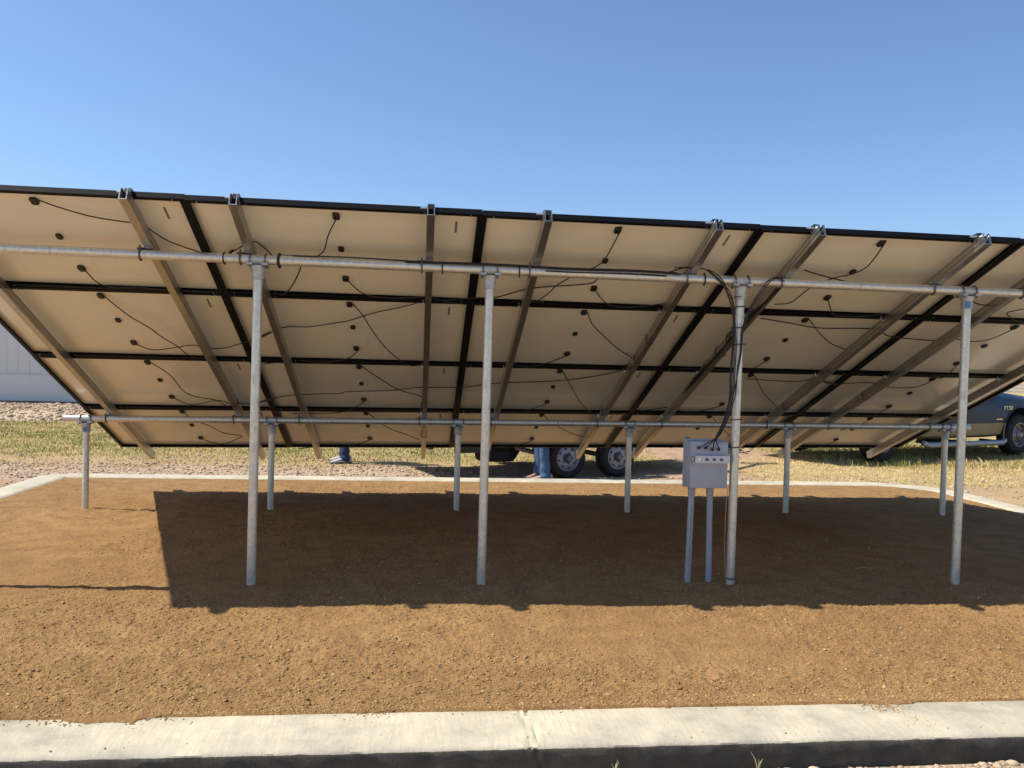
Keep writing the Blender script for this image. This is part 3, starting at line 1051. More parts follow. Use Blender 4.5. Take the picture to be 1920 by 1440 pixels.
ROWN = ['bottom row', 'second row up', 'third row up', 'top row']
COLN = ['at the left end of the array', 'second from the left end', 'in the middle column', 'second from the right end', 'at the right end of the array']
panels = {}
first = True
for c in range(5):
    for r in range(4):
        o = root if first else copy_tree(root)
        first = False
        o.matrix_world = frame_at(c+0.5, r+0.5)
        tag(o, f'black framed white backed solar panel, {ROWN[r]}, {COLN[c]}', 'solar panel', 'solar panels of the array')
        panels[c, r] = o
def lead(c, r, k):
    P = LEADS.get((c, r, k))
    if not P:
        return
    x, y = -0.006*PW, (JY[k]-0.5)*PH
    pl = []
    m = len(P)
    for q, (u, v) in enumerate(P):
        t = q/(m-1)
        sag = 0.004+0.022*math.sin(PI*min(1, t*1.05)) + 0.006*math.sin(q*2.3+c+r)
        if any(abs((c+u)-ru) < 0.028 for ru in RAILS):
            sag = -0.006
        pl.append(Vector(((u-0.5)*PW, (v-0.5)*PH, -sag)))
    s0 = Vector((x+0.016, y+(0.026 if k == 'A' else -0.026), 0.020))
    pts_ = [Vector((x, y, 0.020)), s0] + pl[1:]
    b = MB()
    b.tube(spline(pts_, 5), 0.0042, 7)
    # plug-in connector near the free end
    if (c, r, k) in CONN:
        t = CONN[c, r, k]
        sp = spline(pts_, 5)
        i = int(t*(len(sp)-3))
        d = (sp[i+2]-sp[i]).normalized()
        q = sp[i]
        b.tube([q-d*0.075, q-d*0.06, q-d*0.02, q, q+d*0.03, q+d*0.07, q+d*0.085], [0.005, 0.009, 0.009, 0.0115, 0.0095, 0.0095, 0.005], 8)
    b.build('cable', M['cable'], panels[c, r], smooth=True)
RAILS = [0.165, 0.825, 1.172, 1.822, 2.222, 2.826, 3.200, 3.825, 4.200, 4.830]
CONN = {(0, 3, 'A'): 0.70, (0, 2, 'C'): 0.55, (0, 1, 'C'): 0.42, (2, 3, 'A'): 0.86, (4, 1, 'A'): 0.72}
for c in range(5):
    for r in range(4):
        for k in 'AC':
            lead(c, r, k)

# ------------------------------------------------------------------ rails up the slope
def rail_proto(cols):
    """aluminium rail, open at the top, ribbed sides; local y up the slope, z towards the sun"""
    hw, hh = 0.023, 0.078
    outer = [(-hw, -hh), (hw, -hh), (hw, -hh+0.020), (hw-0.0035, -hh+0.023), (hw-0.0035, -hh+0.027), (hw, -hh+0.030),
             (hw, -0.026), (hw-0.0035, -0.023), (hw-0.0035, -0.019), (hw-0.001, -0.016), (hw-0.001, -0.002),
             (0.010, -0.002), (0.010, -0.006), (hw-0.006, -0.006), (hw-0.006, -hh+0.005)]
    poly = outer + [(-x, z) for x, z in reversed(outer[2:])]
    y0, y1 = -2.0*PH-0.150, 2.0*PH+0.082
    b = MB()
    b.prism(poly, y0, y1, lambda p, t: Vector((p[0], t, p[1])))
    o = b.build('mounting_rail', M['alu'])
    # clamps holding the panels: mid clamps at seams, end clamps at the rail ends
    e = MB()
    for ys, sg in ((2*PH, 1), (-2*PH, -1)):
        e.box(-0.019, 0.019, ys-0.004 if sg > 0 else ys-0.030, ys+0.030 if sg > 0 else ys+0.004, 0.0, 0.034)
        e.box(-0.019, 0.019, ys-0.012 if sg > 0 else ys-0.004, ys+0.004 if sg > 0 else ys+0.012, 0.036, 0.040)
    pieces(e.build('end_clamp', M['black_plastic'], o))
    s = MB()
    s.tube([Vector((-0.062, 2*PH+0.020, 0.012)), Vector((-0.018, 2*PH+0.020, 0.012))], 0.006, 8)
    for j in (-1, 0, 1):
        s.tube([Vector((-0.034, j*PH, -0.003)), Vector((-0.034, j*PH, -0.020)), Vector((-0.026, j*PH, -0.026))], 0.006, 8)
    pieces(s.build('clamp_bolt', M['bolt'], o))
    return o
NTH = ['leftmost', 'second', 'third', 'fourth', 'fifth', 'sixth', 'seventh', 'eighth', 'ninth', 'tenth']
def ubolt(b, c, ax, upv, r, leg, tr=0.0055):
    """U round a pipe: centre c, pipe axis ax, legs pointing along upv"""
    sd_ = ax.cross(upv).normalized()
    pts_ = [c+sd_*r+upv*leg]
    for k in range(13):
        a = PI*k/12
        pts_.append(c+sd_*(r*math.cos(a))-upv*(r*math.sin(a)))
    pts_.append(c-sd_*r+upv*leg)
    b.tube(pts_, tr, 7)
rails = []
for k, u in enumerate(RAILS):
    o = rail_proto(None)
    o.matrix_world = frame_at(u, 2.0)
    inv = o.matrix_world.inverted()
    tag(o, f'ribbed aluminium rail running up under the panels, {NTH[k]} from the left' if k else 'ribbed aluminium rail nearest the left end of the array', 'rail', 'aluminium rails under the panels')
    ax, s, dn = dirs(u)
    for pf in (near_pipe, far_pipe):
        # point where the rail crosses the pipe
        p = pf((C0+ax*(u*PW)).x+0.0)
        for _ in range(4):
            q = PT(u, 2.0)
            y_ = (p-q).dot(s)
            x_ = (p-q).dot(ax)
            p = pf(p.x-x_)
        pax = (pf(p.x+1)-pf(p.x)).normalized()
        b = MB()
        # angle bracket beside the rail, standing on the pipe
        L = inv @ p
        b.box(-0.0265, -0.0235, L.y-0.028, L.y+0.028, -0.078, -0.030)
        b.box(-0.072, -0.0265, L.y-0.028, L.y+0.028, -0.081, -0.077)
        b.box(-0.020, 0.020, L.y-0.026, L.y+0.026, -0.0815, -0.0785)
        br = b.build('rail_bracket', M['alu'], o)
        b = MB()
        upv = -dn
        cc = inv @ (p-pax*0.050)
        rot = inv.to_3x3()
        ubolt(b, cc, rot @ pax, (rot @ upv), PR+0.006, 0.045)
        b.build('u_bolt', M['steel_dark'], br, smooth=True)
    rails.append(o)

# ------------------------------------------------------------------ pipes and posts
def pipe(name, fn, x0, x1, label, sleeves):
    b = MB()
    pts_ = [fn(x0+(x1-x0)*k/24) for k in range(25)]
    b.tube(pts_, PR, 24, caps=False)
    b.tube(pts_, PR-0.004, 24, caps=False)
    n0 = len(b.v)
    o = b.build(name, M['galv'], smooth=True)
    for x in sleeves:
        b = MB()
        b.tube([fn(x-0.05), fn(x-0.049), fn(x+0.049), fn(x+0.05)], [PR+0.001, PR+0.0035, PR+0.0035, PR+0.001], 24)
        b.build('pipe_sleeve', M['galv'], o, smooth=True)
    return tag(o, label, 'pipe', 'crosswise pipes')
pipe('cross_pipe', near_pipe, -0.15, 9.1, 'long galvanized pipe under the high edge of the panels, on the tall posts', [2.355, 5.655])
pipe('cross_pipe', far_pipe, -0.02, 8.865, 'long galvanized pipe under the low edge of the panels, on the short posts', [2.335, 7.35])

def post(fn, xt, xb, yb, label, grp, blue):
    top = fn(xt)
    base = Vector((xb, yb, -0.12))
    o = empty('support_post', (xb, yb, 0))
    off = Vector((xb, yb, 0))
    ax = (top-base).normalized()
    pax = (fn(xt+1)-fn(xt)).normalized()
    b = MB()
    e = top-ax*(PR+0.03)
    m = 16
    b.tube([base.lerp(e, k/m)-off for k in range(m+1)], PR-0.0015, 24)
    b.build('post_tube', M['galv_post'], o, smooth=True)
    # cast cap: socket over the tube, flared to a saddle with two ears
    b = MB()
    t0 = top-off
    def lp(d): return t0-ax*d
    b.tube([lp(0.125), lp(0.122), lp(0.066), lp(0.052), lp(0.038)], [PR+0.004, PR+0.007, PR+0.007, PR+0.012, PR+0.016], 24)
    # saddle half-shell under the pipe
    sd_ = pax.cross(ax).normalized()
    rings = []
    for q in (-0.062, -0.058, 0.058, 0.062):
        ring = []
        r_o = PR+0.007 if abs(q) < 0.06 else PR+0.004
        for k in range(13):
            a = -PI/2+(k/12-0.5)*PI*1.0
            ring.append(t0+pax*q+sd_*(math.cos(a)*r_o)+ax*(math.sin(a)*r_o))
        for k in range(12, -1, -1):
            a = -PI/2+(k/12-0.5)*PI*1.0
            ring.append(t0+pax*q+sd_*(math.cos(a)*(PR+0.0015))+ax*(math.sin(a)*(PR+0.0015)))
        rings.append(ring)
    b.loft(rings)
    for q in (-1, 1):
        for w2 in (-1, 1):
            c = t0+pax*(q*0.046)+sd_*(w2*(PR+0.012))-ax*0.030
            mt = Matrix.Translation(c)
            b.box(-0.018, 0.018, -0.013, 0.013, -0.007, 0.007, mt)
    cap = b.build('cap_fitting', M['cast'], o, smooth=True)
    for q in (-1, 1):
        b = MB()
        c = t0+pax*(q*0.046)
        ubolt(b, c, pax, -ax, PR+0.006, 0.050, 0.005)
        for w2 in (-1, 1):
            c2 = c+sd_*(w2*(PR+0.006))-ax*0.044
            b.lathe([(0.010, -0.005), (0.010, 0.005)], 6, Matrix.Translation(c2))
        b.build('u_bolt', M['steel_dark'], cap, smooth=True)
    if blue:
        b = MB()
        vs, fs = [], []
        for zz in (0.072, 0.118):
            for k in range(7):
                a = PI*1.5-0.75+blue*0.45+0.16*k+0.06*math.sin(k*5+zz*300)
                r = PR+0.0085
                vs.append(lp(zz+0.004*math.sin(k*3.1))+Vector((math.cos(a)*r, math.sin(a)*r, 0)))
        fs = [(k, k+1, 7+k+1, 7+k) for k in range(6)]
        b.add(vs, fs)
        b.build('paint_mark', M['blue_paint'], o)
    tag(o, label, 'post', grp)
    return o
SX = [0.1774, 1.8420, 3.5947, 5.2801, 6.9149, 8.6034]
TX = [0.46, 2.1858, 3.6403, 5.3124, 6.9190, 8.62]
SL = ['short galvanized post standing in full sun at the left end', 'short galvanized post under the low edge, second from the left',
      'short galvanized post under the low edge, third from the left', 'short galvanized post standing left of the grey electrical box, in the far row',
      'short galvanized post just right of the wired tall post, in the far row', 'short galvanized post at the right end of the far row, before the truck']
for k, x in enumerate(SX):
    post(far_pipe, x, x, 0.0, SL[k], 'short posts of the far row', [0.6, 0, 0, 0, 0, 0][k])
TL = ['tall galvanized post beyond the left edge, casting a thin shadow on the soil', 'tall galvanized post standing leftmost in view, at the left part of the shadow',
      'tall galvanized post in the middle of the picture, scuffed along its right side', 'tall galvanized post carrying the black cables and the grey electrical box',
      'tall galvanized post at the right with a blue mark on its cap', 'tall galvanized post at the right end of the upper pipe']
for k, x in enumerate(TX):
    p = near_pipe(x)
    post(near_pipe, x+0.004, x-0.004, p.y, TL[k], 'tall posts of the near row', [0, 0, 0, 0, -0.35, 0][k])

# ------------------------------------------------------------------ combiner box, conduits and cables on the wired post
PXX, PYY = TX[3], near_pipe(TX[3]).y
bx_root = empty('electrical_box', (5.107, PYY-0.005, 0.0))
b = MB(); b.box(-0.106, 0.153, -0.02, 0.10, 0.640, 0.950)
body = b.build('enclosure', M['box_grey'], bx_root, smooth=True, bevel=0.010)
b = MB(); b.box(-0.114, 0.161, 0.101, 0.118, 0.632, 0.958)
b.build('lid', M['box_grey'], bx_root, smooth=True, bevel=0.006)
b = MB(); b.box(-0.092, 0.146, -0.026, -0.0205, 0.872, 0.940)
b.build('gland_plate', M['box_grey'], bx_root, smooth=True, bevel=0.004)
GL = [(-0.058, 0.911), (-0.010, 0.911), (0.034, 0.900), (0.078, 0.902)]
for gx_, gz_ in GL:
    b = MB()
    mt = Matrix.Translation((gx_, -0.026, gz_)) @ Matrix.Rotation(PI/2, 4, 'X')
    b.lathe([(0.0165, -0.002), (0.0165, 0.006), (0.013, 0.008), (0.013, 0.010)], 20, mt)
    g = b.build('gland', M['pvc'], bx_root, smooth=True)
    b = MB()
    b.lathe([(0.010, 0.0101), (0.010, 0.020), (0.007, 0.024)], 8, mt)
    b.build('gland_nut', M['black_plastic'], g)
# small screws and a printed rating mark on the enclosure
b = MB()
for q in ((-0.096, 0.80), (-0.085, 0.785), (0.10, 0.76)):
    b.lathe([(0.004, 0), (0.004, 0.003)], 8, Matrix.Translation((q[0], -0.020, q[1])) @ Matrix.Rotation(PI/2, 4, 'X'))
pieces(b.build('screw', M['steel_dark'], bx_root))
# slotted strut channel clamped to the post, carrying the box
st = MB()
zc, hh = 0.836, 0.0235
y0 = -0.062
def slotbar(b, x0, x1, slots, yf, zc, hh):
    """face plate with rounded slots left open"""
    xs_ = sorted([x0, x1]+[q for s_ in slots for q in (s_[0], s_[1])])
    for a, c in zip(xs_[:-1], xs_[1:]):
        mid_ = (a+c)/2
        if any(s_[0] < mid_ < s_[1] for s_ in slots):
            b.box(a, c, yf, yf+0.0025, zc+0.0085, zc+hh)
            b.box(a, c, yf, yf+0.0025, zc-hh, zc-0.0085)
        else:
            b.box(a, c, yf, yf+0.0025, zc-hh, zc+hh)
slots = [(-0.068+0.049*k, -0.044+0.049*k) for k in range(4)]
slotbar(st, -0.088, 0.150, slots, y0, zc, hh)
st.box(-0.088, 0.150, y0+0.0025, -0.0205, zc+hh-0.0025, zc+hh)
st.box(-0.088, 0.150, y0+0.0025, -0.0205, zc-hh, zc-hh+0.0025)
st.box(-0.0875, 0.1495, -0.023, -0.0205, zc-hh+0.003, zc+hh-0.003)
chn = st.build('strut_channel', M['siding'], bx_root)
b = MB(); b.box(-0.066, -0.046, y0+0.004, y0+0.012, zc-0.008, zc+0.008)
b.build('channel_nut', M['bolt'], chn)
b = MB(); b.box(-0.104, -0.0885, -0.050, -0.0205, zc-0.014, zc+0.012)
b.build('channel_end_bolt', M['cast'], chn, bevel=0.003)
# clamp ring to the post
b = MB()
pc = Vector((PXX-5.107, 0.005, zc))
ring = []
for k in range(20):
    a = 2*PI*k/20
    ring.append(pc+Vector((math.cos(a)*(PR+0.0015), math.sin(a)*(PR+0.0015), 0)))
vs = [q+Vector((0, 0, dz)) for dz in (-0.014, 0.014) for q in ring]
b.add(vs, [(k, (k+1) % 20, 20+(k+1) % 20, 20+k) for k in range(20)])
b.build('post_clamp', M['galv'], bx_root, smooth=True)
# conduits
for (x0, x1, z1, yb) in ((-0.070, -0.080, 0.640, 0.045), (0.057, 0.067, 0.640, 0.045)):
    b = MB()
    b.tube([Vector((x1, yb, -0.08)), Vector((x0, yb-0.0, z1-0.035))], 0.0200, 20)
    cd = b.build('conduit', M['pvc'], bx_root, smooth=True)
    b = MB()
    b.tube([Vector((x0, yb, z1-0.055)), Vector((x0, yb, z1-0.053)), Vector((x0, yb, z1-0.016)), Vector((x0, yb, z1-0.014)), Vector((x0, yb, z1))],
           [0.0215, 0.0245, 0.0245, 0.027, 0.027], 20)
    b.build('conduit_socket', M['pvc'], cd, smooth=True)
    if x0 < 0:
        # printed line of lettering running down the conduit: short unreadable dashes
        b = MB()
        for k in range(26):
            z = 0.52-k*0.0165
            t = (z+0.08)/(z1-0.035+0.08)
            xx = x1+(x0-x1)*t
            hgt = 0.010 if k % 4 else 0.006
            b.box(xx-0.0045, xx-0.0005, yb-0.0208, yb-0.0192, z, z+hgt)
        b.build('printed_line', M['print'], cd)
tag(bx_root, 'grey electrical box on a slotted channel with two conduits down to the soil', 'electrical box')

def wires(name, label, groups, cat='cable', r=0.0048, parent=None):
    b = MB()
    for pts_ in groups:
        b.tube(spline(pts_, 6), r, 7)
    o = b.build(name, M['cable'], parent, smooth=True)
    return tag(o, label, cat) if label else o
yb = PYY-0.046
def P3(x, z, y=None): return Vector((x, yb if y is None else y, z))
# left bundle: four conductors from the pipe down the post to the four glands
grp = []
for k in range(4):
    o = (k-1.5)*0.0075
    oy = -0.006*(k % 2)
    gxw, gzw = 5.107+GL[k][0], GL[k][1]
    left = k < 2
    if left:
        start = [P3(4.86+0.03*k, 2.092+0.004*k, PYY-0.002), P3(5.05+0.02*k, 2.088-0.004*k, PYY-0.030), P3(5.16+0.01*k, 2.012+0.012*k, yb+0.005), P3(5.225+o*0.4, 1.90, yb), P3(5.268+o, 1.78, yb+0.012)]
    else:
        start = [P3(5.60, 2.030+0.02*(k-2), PYY-0.036), P3(5.52-0.02*(k-2), 2.035, PYY-0.043), P3(5.41-0.012*(k-2), 1.905, yb-0.004), P3(5.358-0.008*(k-2), 1.80, yb), P3(5.328-0.008*(k-2), 1.70, yb+0.006), P3(5.318-0.007*(k-2), 1.56, yb-0.002), P3(5.300-0.007*(k-2), 1.44, yb-0.004)]
    mid = [P3(5.283+o, 1.62, yb+0.002+oy), P3(5.281+o, 1.45, yb+oy), P3(5.276+o, 1.30, yb+oy), P3(5.257+o, 1.20, yb+oy), P3(5.228+o*0.9, 1.11, yb-0.006+oy), P3(5.187+o*0.8, 1.02, yb-0.008+oy), P3(5.157+o*0.5, 0.972, yb-0.010+oy)]
    if not left:
        mid = mid[2:]
    end = [P3(5.150+(gxw-5.150)*0.45, 0.945, yb-0.012), P3(gxw+(5.150-gxw)*0.12, gzw+0.010, PYY-0.062), P3(gxw, gzw, PYY-0.046)]
    grp.append(start+mid+end)
# two more conductors running straight down the left side of the post
for k in range(2):
    grp.append([P3(5.06+0.02*k, 2.085, PYY-0.034), P3(5.20, 1.975-0.02*k, yb), P3(5.262-0.006*k, 1.84, yb+0.01), P3(5.268-0.007*k, 1.60, yb+0.016),
                P3(5.258-0.007*k, 1.40, yb+0.012), P3(5.255-0.007*k, 1.25, yb+0.004), P3(5.215-0.006*k, 1.09, yb), P3(5.160-0.003*k, 0.975, yb-0.004)])
bundle = wires('cable_bundle', 'bundle of black cables coming down the tall post into the grey electrical box', grp, r=0.0037)
# cable ties binding the bundle to the post
for k, (z, wide) in enumerate(((1.915, 0.0), (1.85, 0.0), (1.71, 0.03), (1.60, 0.03), (1.10, 0.0), (0.915, 0.0))):
    b = MB()
    pts_ = []
    for q in range(18):
        a = 2*PI*q/18
        rx = PR+0.004+(wide if math.cos(a) < 0.0 or wide else 0.0)*0.5
        cx_ = PXX-0.006*(1 if wide else 0)
        pts_.append(Vector((cx_+math.cos(a)*(rx+0.002), PYY+math.sin(a)*(PR+0.004+(0.030 if (math.sin(a) < 0 and wide) else 0.0)), z+0.003*math.cos(a))))
    b.tube(pts_, 0.0035, 6, closed=True)
    b.build('cable_tie', M['black_plastic'], bundle, smooth=True)
# bare orange earth wire
b = MB()
b.tube(spline([Vector((5.262, PYY-0.034, 0.66)), Vector((5.250, PYY-0.040, 0.55)), Vector((5.247, PYY-0.040, 0.35)), Vector((5.252, PYY-0.040, 0.15)), Vector((5.268, PYY-0.042, -0.01))], 6), 0.0026, 6)
tag(b.build('earth_wire', M['orange_wire'], smooth=True), 'thin orange wire hanging beside the wired tall post', 'wire')
b = MB()
ring = [Vector((PXX-0.004+math.cos(2*PI*k/18)*(PR+0.003), PYY+math.sin(2*PI*k/18)*(PR+0.003), 0.035)) for k in range(18)]
b.tube(ring, 0.004, 6, closed=True)
b.build('base_tie', M['black_plastic'], bundle, smooth=True)

# string cables strapped along the upper pipe
def along(xs_, dz, dy, fn=near_pipe):
    return [fn(x)+Vector((0, dy+0.003*math.sin(x*9), dz+0.003*math.sin(x*7+1))) for x in xs_]
top_ = PR+0.0055
str1 = [along(np.arange(2.33, 5.02, 0.15), top_, -0.006),
        along(np.arange(3.10, 5.05, 0.15), top_*0.72, -0.026),
        along(np.arange(4.0, 4.95, 0.16), top_*0.2, -0.035)]
ca = wires('string_cable', 'black cables strapped along the upper galvanized pipe', str1)
for x in (1.985, 2.32, 3.34, 3.835, 5.065):
    b = MB()
    c = near_pipe(x)
    r = PR+0.010 if x > 2.1 else PR+0.006
    b.tube([c+Vector((0.004*math.cos(a), math.cos(a)*(r-0.004), math.sin(a)*r)) for a in [2*PI*k/18 for k in range(18)]], 0.0042 if x != 2.32 else 0.009, 6, closed=True)
    b.build('cable_tie', M['black_plastic'], ca, smooth=True)
# loose home-run cables on the panel backs
LL = {'cross2': 'black cable slanting across the panels of the middle column to the upper pipe', 'cross4': 'thin reddish black cable crossing the panels right of the wired post',
      'to_seam': 'short black cable curling from the pipe to the seam near the leftmost tall post', 'upper4': 'black cable behind the top right panels beside the wired post',
      'upper3': 'black cable running to the rail bracket left of the wired post', 'right': 'short black cable behind the cap of the right tall post'}
for nm, P in LOOSE.items():
    m = len(P)
    pl = [PT(u, v, (-0.006 if any(abs(u-ru) < 0.028 for ru in RAILS) else 0.004+0.03*math.sin(PI*q/(m-1)))) for q, (u, v) in enumerate(P)]
    wires('string_cable', LL[nm], [pl])
# cables bunched on the rail right of the wired post
g = []
for k in range(4):
    u = 3.200-0.018
    g.append([Vector((5.63+0.01*k, near_pipe(5.6).y-0.015, 2.045)), PT(u-0.012*k, 2.86, 0.088), PT(u-0.006*k, 2.78, 0.082), PT(u-0.004*k, 2.66, 0.07+0.006*k), PT(u-0.002*k, 2.45, 0.06+0.008*k), PT(u, 2.2, 0.05+0.008*k), PT(u, 1.9-0.1*k, 0.03+0.006*k)])
rc = wires('rail_cable', 'black cables tied along the rail just right of the wired post', g, r=0.0045)
for k, v in enumerate((2.68, 2.45, 2.2)):
    b = MB()
    c = [PT(3.2+sx*0.018, v+0.01*sz, nz) for sx, nz, sz in ((-1, -0.002, 0), (1, -0.002, 0), (1, 0.083, 1), (-1.9, 0.100, 1))]
    b.tube(c, 0.003, 6, closed=True)
    b.tube([c[3], c[3]+Vector((-0.01, -0.02, 0.07))], 0.0025, 6)
    b.build('cable_tie', M['black_plastic'], rc)
# single ties on rails where leads cross
for (u, v, lbl) in ((0.825, 1.25, 'black cable tie round the second rail from the left, upper one'), (0.825, 0.33, 'black cable tie round the second rail from the left, lower one'),
                    (2.826, 2.62, 'black cable tie on the rail left of the wired post, near the upper pipe'), (2.826, 2.28, 'black cable tie on the rail left of the wired post, one panel lower'),
                    (3.825, 1.35, 'black cable tie on the rail right of the wired post where a lead ends'), (4.20, 1.62, 'black cable tie on the rail crossing behind the right tall post'),
                    (2.826, 1.15, 'black cable tie on the rail above the trailer wheels'), (1.822, 0.52, 'black cable tie low on the rail left of the middle post')):
    b = MB()
    hw_ = 0.0145
    c = [PT(u+sx*hw_, v, nz) for sx, nz in ((-1, 0.001), (1, 0.001), (1, 0.0805), (-1, 0.0805))]
    b.tube(c, 0.0028, 6, closed=True)
    b.tube([c[3], c[3]+Vector((-0.012, -0.01, 0.06))], 0.0025, 6)
    tag(b.build('cable_tie', M['black_plastic']), lbl, 'cable tie', 'ties on the rails')

# ------------------------------------------------------------------ pale metal building
def barn():
    o = empty('metal_building', (-10, 16.35, 0))
    x0, x1, h, dep = -16.0, 13.0, 4.1, 12.0
    zb = -0.02
    b = MB()
    # ribbed front wall: upper sheets and a lower band, each with shallow ribs
    def ribbed(za, zt, yf, pitch_, amp):
        vs, fs = [], []
        x = x0
        k = 0
        xs_ = []
        while x < x1:
            xs_ += [(x, 0), (x+pitch_*0.80, 0), (x+pitch_*0.86, -amp), (x+pitch_*0.94, -amp)]
            x += pitch_
        xs_.append((x1, 0))
        for (x, d) in xs_:
            vs += [Vector((x, yf+d, za)), Vector((x, yf+d, zt))]
        m = len(xs_)
        fs = [(2*i, 2*i+2, 2*i+3, 2*i+1) for i in range(m-1)]
        b.add(vs, fs)
    ribbed(0.80, h, 0.0, 0.30, 0.018)
    b.box(x0, x1, 0.05, dep, zb, h)
    b.build('wall', M['siding'], o)
    b = MB()
    b.box(x0, x1, -0.02, 0.045, 0.06, 0.775)
    b.build('wainscot_panel', M['siding'], o)
    b = MB(); b.box(x0, x1, -0.035, 0.0, 0.776, 0.80)
    b.build('trim_strip', M['siding_trim'], o)
    b = MB(); b.box(x0, x1, -0.05, 0.02, -0.25, 0.058)
    b.build('base_flashing', M['base_dark'], o)
    b = MB()
    b.prism([(-0.3, h+0.02), (-0.3, h+0.12), (dep/2, h+1.0), (dep+0.3, h+0.12), (dep+0.3, h+0.02), (dep/2, h+0.88)], x0-0.2, x1+0.2, lambda p, t: Vector((t, p[0], p[1])))
    b.build('roof', M['roof_metal'], o)
    tag(o, 'long pale metal building with ribbed siding behind the array', 'building')
barn()

# ------------------------------------------------------------------ wheels
def wheel(parent, name, c, axis_rot, R, W, rr, kind, rim_mat):
    """wheel with its face along local -y of the parent; returns the wheel object"""
    w0 = bpy.data.objects.new(name, None)
    col.objects.link(w0)
    w0.parent = parent
    w0.location = c
    mt = Matrix.Rotation(PI/2, 4, 'X')            # lathe axis z -> -y
    if axis_rot:
        mt = Matrix.Rotation(PI, 4, 'Z') @ mt
    b = MB()
    prof = [(rr, -W/2+0.01), (rr+0.02, -W/2), (R*0.86, -W/2-0.004), (R*0.96, -W*0.42), (R, -W*0.30), (R-0.004, -W*0.12), (R, -W*0.10), (R, W*0.10), (R-0.004, W*0.12), (R, W*0.30),
            (R*0.96, W*0.42), (R*0.86, W/2+0.004), (rr+0.02, W/2), (rr, W/2-0.01)]
    b.lathe(prof, 48, mt, close=True)
    b.build('tyre', M['rubber'], w0, smooth=True)
    b = MB()
    f = W/2
    if kind == 'trailer':
        b.lathe([(rr+0.002, f-0.012), (rr+0.004, f-0.001), (rr-0.006, f+0.001), (rr-0.016, f-0.018), (rr*0.86, f-0.030), (rr*0.62, f-0.014), (rr*0.40, f-0.018), (rr*0.36, f-0.030)], 48, mt, front=False)
    else:
        b.lathe([(rr+0.002, f-0.012), (rr+0.004, f-0.001), (rr-0.010, f+0.001), (rr-0.024, f-0.075), (rr*0.72, f-0.085), (rr*0.45, f-0.055), (rr*0.30, f-0.022), (rr*0.26, f-0.004), (rr*0.22, f)], 48, mt, front=False)
    rim = b.build('rim', rim_mat, w0, smooth=True)
    b = MB()
    nh = 8 if kind == 'trailer' else 5
    for k in range(nh):
        a = 2*PI*(k+0.3)/nh
        r_ = rr*0.74 if kind == 'trailer' else rr*0.60
        hr = rr*0.105 if kind == 'trailer' else rr*0.19
        zz = f-0.0205 if kind == 'trailer' else f-0.064
        b.lathe([(hr, zz-0.02), (hr, zz+0.002)], 14, mt @ Matrix.Translation((r_*math.cos(a), r_*math.sin(a), 0)))
    pieces(b.build('rim_hole', M['black_plastic'], rim))
    b = MB()
    b.lathe([(rr*0.34, f-0.035), (rr*0.34, f-0.012), (rr*0.22, f+0.02), (rr*0.20, f+0.03)], 20, mt)
    for k in range(5):
        a = 2*PI*k/5
        b.lathe([(0.010, f-0.02), (0.010, f-0.002)], 6, mt @ Matrix.Translation((rr*0.46*math.cos(a), rr*0.46*math.sin(a), 0)))
    b.build('hub', M['steel_dark'] if kind == 'trailer' else M['rim_truck'], w0, smooth=True)
    return w0

